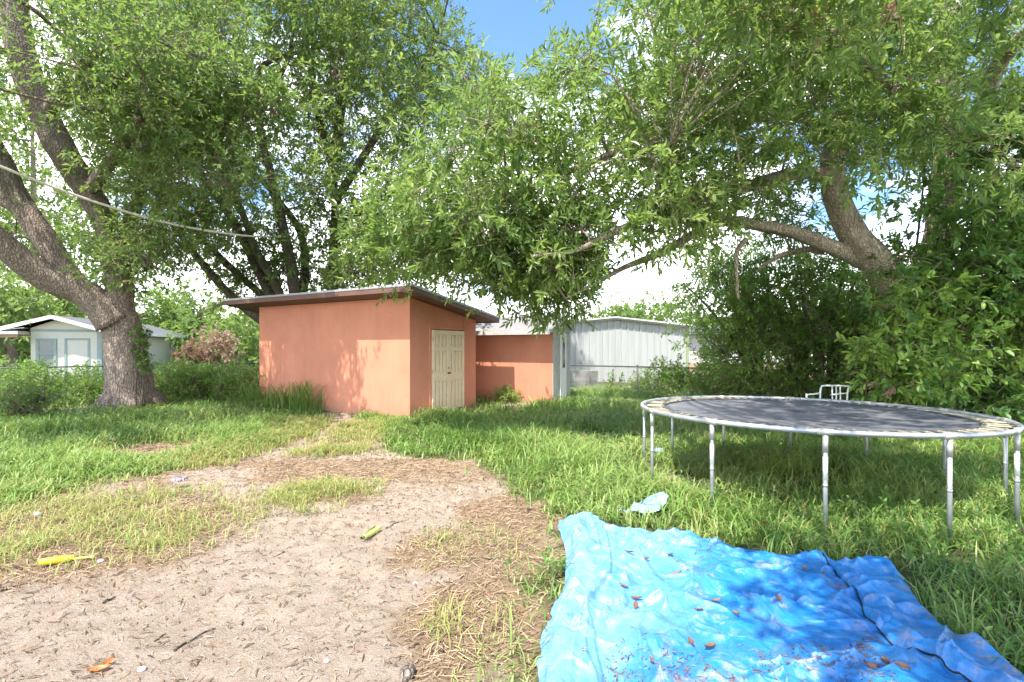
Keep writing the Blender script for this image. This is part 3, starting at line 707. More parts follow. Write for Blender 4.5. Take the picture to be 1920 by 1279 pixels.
# ------------------------------------------------------------------ undergrowth and bushes
def bush(name, label, cat, C, leaf, ll, lw, nsp, nl, sig, tint0, base, group=None, seed=0, tl=.22, six=False, stem=.02, part='foliage'):
    t = empty(name, base); tag(t, label, cat, group)
    limbs = []
    for k in range(5):
        e = C[RNG.integers(len(C))]; b = np.array(base)+RNG.normal(0, .08, 3)*[1, 1, 0]-[0, 0, .05]
        m = (b+e)/2+RNG.normal(0, .06, 3)+[0, 0, .05]; limbs.append(([b, m, e], [stem, stem*.8, stem*.4]))
    crown(t, limbs, C, leaf, M['bark_dark'], ll, lw, nsp, nl, sig, tl, six=six, seed=200+seed, tint0=tint0, gaps=False, limb_n=6, name=part, trunk_name='stem', br=.012, droop=.1)
def weeds():
    mb = MB(); x, y = scatter(9000, -12, 8, 2.4, 15, 1.2)
    ok = (RNG.random(len(x)) < (1-dirt(x, y))*.9*sstep(.42, .6, fbm(x*1.1, y*1.1, 0, 3, 63))) & ~in_shed(x, y) & ~on_tarp(x, y); x, y = x[ok], y[ok]; n = len(x)
    C = np.c_[x, y, gz(x, y)+.03]; D = RNG.normal(0, .45, (n, 3)); D[:, 2] = 1
    leaves(mb, C, D, 8, .12+.16*RNG.random(n), .034+.022*RNG.random(n), .5, np.clip(RNG.normal(.5, .2, n), 0, 1), True, .1, True)
    tag(mb.obj('weeds', [M['leaf_thicket'], M['twig']]), 'small broad leaved weeds mixed into the lawn grass', 'weeds', kind='stuff')
weeds()
def undergrowth():
    mb = MB(); Cs = []
    for poly, d0, d1, n in (([(-60,722),(60,696),(130,720),(190,698),(260,724),(330,694),(400,712),(480,696),(480,750),(-60,758)], 14.2, 17.5, 330), ([(290,705),(480,695),(480,750),(300,760)], 14.5, 16.5, 60),
                            ([(1230,700),(1640,715),(1640,765),(1400,745),(1240,735)], 12.4, 15, 190), ([(1140,722),(1240,720),(1240,735),(1140,738)], 15.2, 16.6, 26)):
        Cs.append(region(poly, d0, d1, n, .38, 160))
    C = np.concatenate(Cs); C[:, 2] = np.maximum(C[:, 2], .08)
    n = 10; pos = np.repeat(C, n, 0)+RNG.normal(0, .16, (len(C)*n, 3)); pos[:, 2] = np.maximum(pos[:, 2], .03)
    D = RNG.normal(0, .6, pos.shape); D[:, 2] += .7
    ti = .62+.6*(fbm(C[:, 0]*.9, C[:, 1]*.9, C[:, 2], 2, 161)-.5); ti = np.repeat(ti, n)
    leaves(mb, pos, D, 7, np.full(len(pos), .24), np.full(len(pos), .10), .5, ti, False, .15)
    tag(mb.obj('undergrowth', [M['leaf_thicket'], M['twig']]), 'tangled green undergrowth growing along the chain link fences', 'undergrowth', kind='stuff')
    c = G(30, 790); bush('shrub', 'small dark green rounded shrub in the grass at the left edge', 'shrub', ball((c[0], c[1], .42), (.62, .5, .42), 26), M['leaf_ivy'], .075, .45, 16, 8, .14, .22, (c[0], c[1], 0), seed=1)
    c = P(355, 655, 27); bush('withered_shrub', 'reddish brown withered shrub beside the left house wall', 'shrub', ball((c[0], c[1], 1.1), (.26, .4, .75), 14), M['leaf_dry'], .2, .4, 12, 8, .28, .3, (c[0], c[1], 0), seed=2)
    c = P(408, 655, 28); bush('withered_shrub', 'taller pale brown withered shrub nearer the orange shed', 'shrub', ball((c[0], c[1], 1.3), (.75, .6, 1.0), 24), M['leaf_dry'], .2, .4, 12, 8, .3, .95, (c[0], c[1], 0), seed=3)
    c = P(270, 660, 13.1); C = region([(258,610),(270,612),(276,690),(264,690)], 12.85, 13.2, 14)
    bush('creeper', 'leafy creeper clinging to the right side of the left oak trunk', 'creeper', C, M['leaf_ivy'], .075, .55, 14, 6, .055, .3, (c[0]+.1, 12.95, 0), seed=4, tl=.10)
    w = shed_w(.5, 3.3); bush('fern', 'little bright green fern at the foot of the lean orange shed', 'fern', ball((w[0]-.1, w[1]-.15, .24), (.28, .2, .14), 10), M['leaf_thicket'], .10, .3, 9, 8, .09, .85, (w[0]-.1, w[1]-.15, .1), seed=5)
    for k, (lx, n, lab) in enumerate(((-3.15, 12, 'taller dark weed clump against the middle of the orange shed wall'), (-4.0, 10, 'weed clump left of the tallest one at the orange shed wall'), (-5.2, 8, 'low weed clump at the left corner of the orange shed'))):
        w = shed_w(lx, -.4); t = empty('weed_clump', (w[0], w[1], 0)); tag(t, lab, 'weeds')
        mb = MB(); q = 130
        x = w[0]+RNG.normal(0, .22, q)*U[0]; y = w[1]+RNG.normal(0, .2, q)*U[1]+RNG.normal(0, .05, q)
        blades(mb, x, y, (1.0-.15*k)*(.4+.65*RNG.random(q)), .016+.008*RNG.random(q), .15+.75*RNG.random(q), RNG.uniform(0, 6.3, q), np.clip(RNG.normal(.3, .2, q), 0, 1))
        to_local(mb.obj('blades', [M['grass'], M['straw']]), t)
undergrowth()

# ------------------------------------------------------------------ sheds
def stucco(name, col):
    k = NT(name); v = k.coord()
    st = k.noise(k.coord((3.2, 3.2, .22)), 2.0, 5, .6); n = k.noise(v, 1.3, 5, .6); fn = k.noise(v, 130, 3)
    c = k.mix(k.ramp(n, [(.3, .0), (.7, 1.0)]), tuple(x*.86 for x in col), tuple(min(1, x*1.07) for x in col))
    c = k.mix(k.ramp(st, [(.46, .0), (.72, .26)]), c, (col[0]*1.0, col[1]*1.25, col[2]*1.4))
    c = k.mix(k.ramp(k.noise(v, 4, 6, .7), [(.56, .0), (.78, .28)]), c, tuple(x*.6 for x in col))
    sp = k.n('ShaderNodeSeparateXYZ'); k.l(v, sp.inputs[0])
    low = k.ramp(k.math('ADD', sp.outputs['Z'], k.math('MULTIPLY', k.noise(v, 5, 5), .4)), [(.12, .75), (.55, .0)])
    c = k.mix(low, c, (.30, .19, .13))
    return k.done(k.bsdf(c, .85, 0, .25, fn, .22, .006))
M['stucco'] = stucco('orange_stucco', (.58, .235, .145))
M['brown_trim'] = flat_mat('brown_fascia_paint', (.17, .09, .07), .6, var=.2, sc=3)
M['drip'] = flat_mat('pale_drip_edge_metal', (.42, .42, .42), .45, .5, var=.15)
M['roofing'] = flat_mat('grey_roll_roofing', (.26, .25, .25), .9, var=.3, sc=9, bump=.3)
M['cream'] = flat_mat('cream_door_paint', (.72, .59, .41), .45, var=.12, sc=5)
M['brass'] = flat_mat('tarnished_brass', (.30, .21, .10), .4, .9)
M['grey_panel'] = flat_mat('weathered_grey_board', (.46, .46, .44), .8, var=.25, sc=7)
M['white'] = flat_mat('white_paint', (.74, .74, .71), .5, var=.08)
M['dirty_white'] = flat_mat('weathered_white_trim', (.55, .53, .49), .7, var=.3, sc=14)
M['dark_glass'] = flat_mat('dark_window_glass', (.03, .035, .04), .08, 0, .7)

def sixpanel(mb, w, h):
    """a six panel door leaf in its own x-z plane, thickness toward -y"""
    mb.box((0, -.018, 0), (w, 0, h))
    rails = [(0, .13), (.80, .98), (1.50, 1.60), (h-.11, h)]
    xs = [(0, .075), (w/2-.035, w/2+.035), (w-.075, w)]
    for a, b in rails: mb.box((0, -.066, a), (w, -.017, b))
    for a, b in xs:
        for k in range(3): mb.box((a, -.066, rails[k][1]), (b, -.017, rails[k+1][0]))
    for k in range(3):
        z0, z1 = rails[k][1], rails[k+1][0]
        for a, b in ((xs[0][1], xs[1][0]), (xs[1][1], xs[2][0])):
            mb.box((a+.045, -.052, z0+.045), (b-.045, -.0175, z1-.045))

def big_shed():
    t = empty('storage_shed', (SHED_A[0], SHED_A[1], 0), SROT)
    tag(t, 'larger orange stucco shed with flat brown edged roof and cream double doors', 'shed')
    L, W, s = 5.67, 2.47, .163; zt = 2.72
    # walls, with a door opening in the x=0 wall
    mb = MB(); o0, o1, oh = .69, 1.93, 2.03; th = .16
    mb.box((-L, 0, -.1), (0, th, zt))
    mb.prism([(W-th, -.1), (W, -.1), (W, zt-s*W), (W-th, zt-s*(W-th))], -L, 0)
    for x0, x1 in ((-L, -L+th),): mb.prism([(th, -.1), (W-th, -.1), (W-th, zt-s*(W-th)), (th, zt-s*th)], x0, x1)
    mb.prism([(th, -.1), (o0, -.1), (o0, zt-s*o0), (th, zt-s*th)], -th, 0)
    mb.prism([(o1, -.1), (W-th, -.1), (W-th, zt-s*(W-th)), (o1, zt-s*o1)], -th, 0)
    mb.prism([(o0, oh), (o1, oh), (o1, zt-s*o1), (o0, zt-s*o0)], -th, 0)
    bevel(mb.obj('wall', M['stucco'], t), .008)
    # roof
    mb = MB(); f, bk, a, c = -.50, W+.33, -L-.88, .51
    zz = lambda y: zt-s*y
    mb.prism([(f+.02, zz(f+.02)+.004), (bk-.02, zz(bk-.02)+.004), (bk-.02, zz(bk-.02)+.10), (f+.02, zz(f+.02)+.10)], a+.02, c-.02, 0)
    r = mb.obj('roof', [M['brown_trim']], t)
    mb = MB()
    mb.prism([(f+.01, zz(f+.01)+.102), (bk-.01, zz(bk-.01)+.102), (bk-.01, zz(bk-.01)+.125), (f+.01, zz(f+.01)+.125)], a+.01, c-.01, 0)
    mb.obj('roofing_felt', M['roofing'], r)
    mb = MB()
    for y in (f, bk): mb.box((a, y-.012, zz(y)-.02), (c, y+.018, zz(y)+.088))
    for x in (a, c): mb.prism([(f+.02, zz(f+.02)-.02), (bk-.02, zz(bk-.02)-.02), (bk-.02, zz(bk-.02)+.088), (f+.02, zz(f+.02)+.088)], x-.012, x+.018)
    bevel(mb.obj('fascia', M['brown_trim'], r), .004)
    mb = MB()
    for y in (f-.02, bk): mb.box((a-.02, y, zz(y)+.09), (c+.02, y+.02, zz(y)+.14))
    for x in (a-.022, c): mb.prism([(f+.001, zz(f)+.09), (bk, zz(bk)+.09), (bk, zz(bk)+.14), (f+.001, zz(f)+.14)], x, x+.022)
    mb.obj('drip_edge', M['drip'], r)
    # pale cord line under the eave, as on the wall head
    mb = MB(); mb.box((-L+.01, -.018, zt-.035), (.018, -.001, zt-.012)); mb.obj('wall_trim', M['stucco'], t)
    mb = MB(); mb.prism([(0, zt-.035), (W, zz(W)-.035), (W, zz(W)-.012), (0, zt-.012)], .001, .016); mb.obj('wall_trim', M['stucco'], t)
    # doors
    Rz = Matrix.Rotation(math.radians(90), 4, 'Z')
    for k in (0, 1):
        w = .605; mb = MB(); sixpanel(mb, w, 2.0)
        o = bevel(mb.obj('door', M['cream'], t), .006, 2); o.rotation_euler = (0, 0, math.radians(90))
        o.location = (.0 if k == 0 else -.02, o0+.013+k*(w+.008), .012)
        if k == 0:
            hd = MB(); hd.lathe([(.0, 0), (.03, 0), (.03, .008), (.011, .012), (.011, .035), (.026, .045), (.03, .06), (.02, .074), (0, .078)], 14, M=Matrix.Translation((w-.05, -.066, .98)) @ Matrix.Rotation(math.radians(90), 4, 'X'))
            hd.obj('handle', M['brass'], o); hd = MB(); hd.lathe([(0, 0), (.022, 0), (.022, .012), (0, .014)], 12, M=Matrix.Translation((w-.05, -.066, 1.1)) @ Matrix.Rotation(math.radians(90), 4, 'X'))
            hd.obj('lock', M['brass'], o)
        for z in (.25, 1.0, 1.75): hg = MB(); hg.tube([(0 if k == 0 else w, -.06, z), (0 if k == 0 else w, -.06, z+.09)], .008, 6); hg.obj('hinge', M['brass'], o)
    for y in (o0-.05, o1):
        mb = MB(); mb.box((-.02, y, 0), (.03, y+.05, oh+.0)); bevel(mb.obj('door_jamb', M['stucco'], t), .004)
    mb = MB(); mb.box((-.02, o0-.05, oh+.001), (.03, o1+.05, oh+.05)); bevel(mb.obj('door_head', M['stucco'], t), .004)
    mb = MB(); mb.box((-.10, o0, -.02), (.05, o1, .008)); mb.obj('threshold', M['grey_panel'], t)
big_shed()

def small_shed():
    o = shed_w(1.734, 3.5, 0); t = empty('storage_shed', (o[0], o[1], .1), SROT)
    tag(t, 'smaller lower shed with orange front, grey end wall and narrow white door', 'shed')
    # local: x to the right corner (x=0), y away
    D = 1.02; e = 1.99; ap = 2.33; L = 3.1
    mb = MB(); mb.box((-L, 0, -.15), (-.012, .10, e)); bevel(mb.obj('front_wall', M['stucco'], t), .006)
    mb = MB(); mb.prism([(.002, -.15), (D, -.15), (D, e), (D/2, ap-.04), (.002, e)], -.010, .004)
    for y in np.arange(.1, D, .15): mb.box((.004, y, -.1), (.010, y+.012, e-.05))
    mb.obj('end_wall', M['grey_panel'], t)
    mb = MB(); mb.box((-L, D-.1, -.15), (-.012, D-.002, e)); mb.obj('back_wall', M['grey_panel'], t)
    mb = MB(); ov = .36; sl = (ap-e)/(D/2); ze = e-ov*sl*.35
    for sg in (0, 1):
        pts = [(-ov, ze), (D/2, ap+.0), (D/2, ap+.05), (-ov, ze+.05)]
        if sg: pts = [(D-p+.0, q) for p, q in pts]; pts[0] = (D+.12, e-.02); pts[3] = (D+.12, e+.03)
        mb.prism(pts, -L-.1, .09)
    rf = mb.obj('roof', M['roofing'], t)
    mb = MB(); mb.box((-L-.1, -ov-.022, ze-.07), (.09, -ov-.001, ze+.045)); mb.obj('fascia', M['dirty_white'], rf)
    mb = MB(); mb.prism([(-ov-.02, ze-.06), (D/2, ap-.09), (D+.13, e-.12), (D+.13, e-.03), (D/2, ap+.0), (-ov-.02, ze+.03)], .091, .107); mb.obj('bargeboard', M['grey_panel'], rf)
    mb = MB(); mb.box((.012, .36, .02), (.045, .70, 1.86)); d = bevel(mb.obj('door', M['white'], t), .005)
    mb = MB(); mb.box((.046, .46, .95), (.052, .60, 1.66)); mb.obj('window', M['dark_glass'], d)
small_shed()

# ------------------------------------------------------------------ white metal building
def metal_building():
    c0 = P(1066, 718, 23.0); c1 = P(1287, 718, 22.6)
    dx = c1[:2]-c0[:2]; L = np.linalg.norm(dx); rz = math.atan2(dx[1], dx[0])
    x0 = -2.6
    t = empty('metal_building', (c0[0], c0[1], 0), rz); tag(t, 'white ribbed metal building with low gable roof beyond the wire fence', 'building')
    e0, e1, ap, xm = 2.44, 2.40, 2.86, 2.05
    def top(x): return np.interp(x, [x0, xm, L], [e0, ap-.08, e1+.18])
    mb = MB(); xs = np.arange(x0, L+.001, .28)
    prof = []
    for x in xs: prof += [(x, 0), (x+.10, 0), (x+.115, -.035), (x+.15, -.035), (x+.165, 0)]
    prof = np.array([p for p in prof if p[0] <= L]); n = len(prof)
    V = np.concatenate([np.c_[prof, np.full(n, -.1)], np.c_[prof, top(prof[:, 0])]]); k = np.arange(n-1)
    mb.add(V, [np.stack([k, k+1, k+1+n, k+n], -1)])
    mb.box((L-.05, .001, -.1), (L-.01, 9, e1+.15)); mb.box((x0, .03, -.1), (x0+.04, 9, e0))
    kk = NT('white_sheet_metal'); v = kk.coord(); st = kk.noise(kk.coord((2, 2, .15)), 3, 5)
    c = kk.mix(kk.ramp(st, [(.45, .0), (.75, .6)]), (.48, .49, .48), (.36, .36, .34))
    mb.obj('wall', kk.done(kk.bsdf(c, .42, .1, .4)), t)
    mb = MB()
    for a, b in ((x0-.25, xm), (xm, L+.25)):
        za, zb = np.interp([a, b], [x0-.25, xm, L+.25], [e0-.02, ap, e1+.08])
        R = [(a, za), (b, zb), (b, zb+.06), (a, za+.06)]
        V = [(p, -.22, q) for p, q in R]+[(p, 9.2, q) for p, q in R]
        mb.add(V, [np.array([[0, 1, 2, 3], [7, 6, 5, 4], [0, 4, 5, 1], [1, 5, 6, 2], [2, 6, 7, 3], [3, 7, 4, 0]])])
    rf = mb.obj('roof', M['white'], t)
    mb = MB()
    for a, b in ((x0, xm), (xm, L)):
        za, zb = [float(np.interp(x, [x0-.25, xm, L+.25], [e0-.02, ap, e1+.08])) for x in (a, b)]
        V = [(a, -.15, za-.075), (b, -.15, zb-.075), (b, -.15, zb-.004), (a, -.15, za-.004)]; V2 = [(p, -.04, q) for p, _, q in V]
        mb.add(V+V2, [np.array([[0, 1, 2, 3], [7, 6, 5, 4], [0, 4, 5, 1], [2, 6, 7, 3]])])
    mb.obj('eave_trim', M['grey_panel'], rf)
    mb = MB(); mb.box((L-.012, -.06, -.1), (L+.10, .02, e1+.12)); mb.obj('corner_trim', flat_mat('mossy_trim', (.30, .36, .18), .6), t)
metal_building()

# grey block wall by the fence
p = P(1090, 722, 18.5)
mb = MB()
for r in range(4):
    for q in range(4): mb.box((-.8+q*.4+(.0 if r % 2 else -.0), 0, r*.2-.04), (-.8+q*.4+.392, .19, r*.2+.152))
o = bevel(mb.obj('block_wall', flat_mat('concrete_block', (.30, .29, .275), .95, var=.2, bump=.4)), .006); o.location = (p[0]-.2, p[1], .0); o.rotation_euler = (0, 0, -.1)
tag(o, 'low grey concrete block wall beside the small shed door, behind the fence', 'wall')

# ------------------------------------------------------------------ houses
M['house_white'] = flat_mat('cream_house_siding', (.56, .56, .49), .6, var=.06)
M['teal_trim'] = flat_mat('grey_teal_trim', (.26, .34, .33), .6)
M['shingle'] = flat_mat('grey_shingle', (.15, .145, .14), .95, var=.5, sc=25, bump=.4)
M['wood_post'] = flat_mat('brown_timber', (.30, .19, .11), .8)
def left_house():
    K = np.array([-19.75, 25.0]); d = np.array([-.30, .954]); ang = math.atan2(d[1], d[0])-math.pi/2   # local y = along the long side
    t = empty('house', (K[0], K[1], 0), ang); tag(t, 'cream white house with grey gable roof seen behind the left oak trunk', 'house')
    W, L, e, r = 2.75, 11.2, 2.46, 3.0
    xm = -1.75
    mb = MB()
    V = [(-W,0,-.1),(0,0,-.1),(0,0,e),(xm,0,r-.12),(-W,0,e)]; V2 = [(x, L, z) for x, y, z in V]
    mb.add(V+V2, [np.array([[0,1,2,3,4],[9,8,7,6,5]]), np.array([[1,6,7,2],[0,4,9,5]])])
    mb.obj('wall', M['house_white'], t)
    mb = MB()
    for (xa, za), (xb, zb) in ((((.55), e-.16), (xm, r)), ((xm, r), (-W-1.2, e-.12))):
        V = [(xa,-.5,za),(xb,-.5,zb),(xb,-.5,zb+.06),(xa,-.5,za+.06)]; V2 = [(x, L+.7, z) for x, y, z in V]
        mb.add(V+V2, [np.array([[0,1,2,3],[7,6,5,4],[0,4,5,1],[1,5,6,2],[2,6,7,3],[3,7,4,0]])])
    rf = mb.obj('roof', M['shingle'], t)
    mb = MB()
    for (xa, za), (xb, zb) in ((((.56), e-.17), (xm, r-.01)), ((xm, r-.01), (-W-1.21, e-.13))):
        V = [(xa,-.53,za-.10),(xb,-.53,zb-.10),(xb,-.53,zb+.075),(xa,-.53,za+.075)]; V2 = [(x, -.502, z) for x, y, z in V]
        mb.add(V+V2, [np.array([[0,1,2,3],[7,6,5,4],[0,4,5,1],[1,5,6,2],[2,6,7,3],[3,7,4,0]])])
    mb.box((.552, -.5, e-.28), (.58, L+.7, e-.09))
    mb.obj('fascia', M['white'], rf)
    mb = MB()
    for (xa, za), (xb, zb) in ((((.55), e-.163), (xm, r-.003)), ((xm, r-.003), (-W-1.2, e-.123)), ((-W-.01, e+.02), (-W-1.19, e-.122))):
        V = [(xa,-.5,za-.02),(xb,-.5,zb-.02),(xb,-.5,zb),(xa,-.5,za)]; V2 = [(x, -.002 if xb != -W-1.19 else L, z) for x, y, z in V]
        mb.add(V+V2, [np.array([[0,1,2,3],[7,6,5,4],[0,4,5,1],[2,6,7,3]])])
    mb.obj('soffit', M['house_white'], rf)
    mb = MB()
    mb.box((-.16, -.03, -.05), (.03, -.002, e-.02)); mb.box((.003, 0, -.05), (.03, .22, e-.02));
    far = MB(); far.box((.003, L-.2, -.05), (.03, L+.02, e-.02)); far.obj('corner_trim', M['teal_trim'], t)
    mb.obj('corner_trim', M['teal_trim'], t); mb = MB()
    mb.box((-W, -.028, e-.16), (-.17, -.004, e-.04)); mb.obj('frieze_board', M['teal_trim'], t); mb = MB() 
    for a, b, z0, z1 in ((-1.45, -.45, .0, 2.0),):
        mb.box((a, -.026, z0), (a+.09, -.004, z1)); mb.box((b-.09, -.026, z0), (b, -.004, z1)); mb.box((a+.09, -.026, z1-.09), (b-.09, -.004, z1))
    mb.obj('trim', M['teal_trim'], t)
    a, b, z0, z1 = -2.55, -1.75, .62, 1.98
    mb = MB(); mb.box((a, -.04, z0), (a+.12, -.003, z1)); mb.box((b-.12, -.04, z0), (b, -.003, z1)); mb.box((a+.12, -.04, z1-.1), (b-.12, -.003, z1)); mb.box((a+.12, -.04, z0), (b-.12, -.003, z0+.1)); mb.box((a+.12, -.03, 1.26), (b-.12, -.003, 1.31))
    w = mb.obj('window', M['teal_trim'], t)
    mb = MB(); mb.box((a+.12, -.016, z0+.1), (b-.12, -.002, z1-.1)); mb.obj('pane', flat_mat('grey_pane', (.16, .19, .18), .15, 0, .6), w)
    # carport
    mb = MB(); mb.box((-8.0, -.9, 2.16), (-W-.05, 4.5, 2.30)); c = mb.obj('carport_roof', M['dirty_white'], t)
    mb = MB(); mb.box((-8.0, -.86, 2.02), (-W-.06, -.7, 2.158)); mb.obj('carport_beam', M['wood_post'], t)
    for x in (-4.6, -7.6):
        mb = MB(); mb.box((x, -.86, -.1), (x+.16, -.70, 2.018)); mb.obj('post', M['wood_post'], t)
left_house()
def pale_house():
    o = P(1292, 700, 26); t = empty('house', (o[0], o[1], 0), -.25); tag(t, 'pale washed house with brick skirting glimpsed through the thicket', 'house')
    mb = MB(); mb.box((0, 0, .75), (13, 8, 2.2)); mb.obj('wall', flat_mat('pale_stucco', (.66, .62, .58), .8), t)
    k = NT('pink_brick'); br = k.n('ShaderNodeTexBrick'); br.inputs['Scale'].default_value = 5; br.inputs['Color1'].default_value = (.45, .24, .17, 1); br.inputs['Color2'].default_value = (.52, .32, .24, 1); br.inputs['Mortar'].default_value = (.55, .5, .45, 1)
    mp = k.n('ShaderNodeMapping'); tc = k.n('ShaderNodeTexCoord'); mp.inputs['Rotation'].default_value = (math.pi/2, 0, 0); k.l(tc.outputs['Object'], mp.inputs['Vector']); k.l(mp.outputs[0], br.inputs['Vector'])
    mb = MB(); mb.box((-.02, -.03, -.1), (13.02, 8.02, .748)); mb.obj('skirting', k.done(k.bsdf(br.outputs['Color'], .9)), t)
    mb = MB(); mb.add([(-.3,-.4,2.205),(13.3,-.4,2.205),(13.3,8.4,2.205),(-.3,8.4,2.205),(-.3,4,2.75),(13.3,4,2.75)], [np.array([[0,1,5,4],[2,3,4,5]]), np.array([[1,2,5],[3,0,4]]), np.array([[0,3,2,1]])]); mb.obj('roof', M['shingle'], t)
    for x in (2.2, 6.0, 9.5):
        mb = MB(); mb.box((x, -.05, 1.1), (x+1.1, -.002, 2.1)); w = mb.obj('window', M['white'], t)
        mb = MB(); mb.box((x+.07, -.056, 1.17), (x+1.03, -.051, 2.03)); mb.obj('pane', M['dark_glass'], w)
pale_house()

# ------------------------------------------------------------------ fences
M['galv'] = flat_mat('galvanised_steel', (.36, .37, .37), .45, .6, var=.2, sc=20)
M['galv_dark'] = flat_mat('weathered_fence_steel', (.10, .10, .095), .6, .4)
def fence(name, a, b, label, h=1.0, step=2.6, off=.0):
    a = np.array(a); b = np.array(b); d = b-a; L = np.linalg.norm(d); u = d/L
    t = empty(name, (a[0], a[1], 0)); tag(t, label, 'fence')
    mb = MB(); mb.tube([(0, 0, h), (d[0], d[1], h)], .021, 8); mb.obj('top_rail', M['galv_dark'], t)
    s = off
    while s <= L:
        mb = MB(); q = u*s; mb.tube([(q[0], q[1], -.2), (q[0], q[1], h+.03)], .026, 8)
        mb.lathe([(.03, h+.0), (.034, h+.02), (.028, h+.05), (0, h+.065)], 8, M=Matrix.Translation((q[0], q[1], 0))); mb.obj('post', M['galv_dark'], t); s += step
    mb = MB(); n = int((L+h)/.062); w = .0022
    for k in range(n):
        s0 = k*.062
        for sg in (0, 1):
            p0, p1 = (s0-h, s0) if sg else (s0, s0-h)      # along at bottom, at top
            z0, z1 = 0., h
            for lim in (0.0, L):
                pass
            def cl(p0, p1, z0, z1):
                if p0 == p1: return None
                lo, hi = 0., 1.
                for v, sgn in ((0.0, 1), (L, -1)):
                    f0, f1 = (p0-v)*sgn, (p1-v)*sgn
                    if f0 < 0 and f1 < 0: return None
                    if f0 < 0: lo = max(lo, f0/(f0-f1))
                    if f1 < 0: hi = min(hi, f0/(f0-f1))
                if hi <= lo: return None
                return p0+(p1-p0)*lo, p0+(p1-p0)*hi, z0+(z1-z0)*lo, z0+(z1-z0)*hi
            r = cl(p0, p1, z0, z1)
            if r is None: continue
            A = np.array([*u*r[0], r[2]]); B = np.array([*u*r[1], r[3]]); nn = np.array([-u[1], u[0], 0])*w*(1 if sg else -1)
            dd = nrm(B-A); sd = nrm(np.cross(dd, nn))*w
            mb.add([A+sd, A-sd, B-sd, B+sd, A+nn, B+nn], [np.array([[0, 4, 5, 3], [4, 1, 2, 5], [1, 0, 3, 2]])])
    mb.obj('chain_link', M['galv'], t)
fence('chain_link_fence', (-20.3, 11.0), (-5.8, 21.6), 'weathered chain link fence running past the left oak', 1.0, 2.6)
fence('chain_link_fence', (-5.8, 21.6), (7.6, 12.9), 'chain link fence in front of the white metal building', 1.02, 2.55, 1.15)

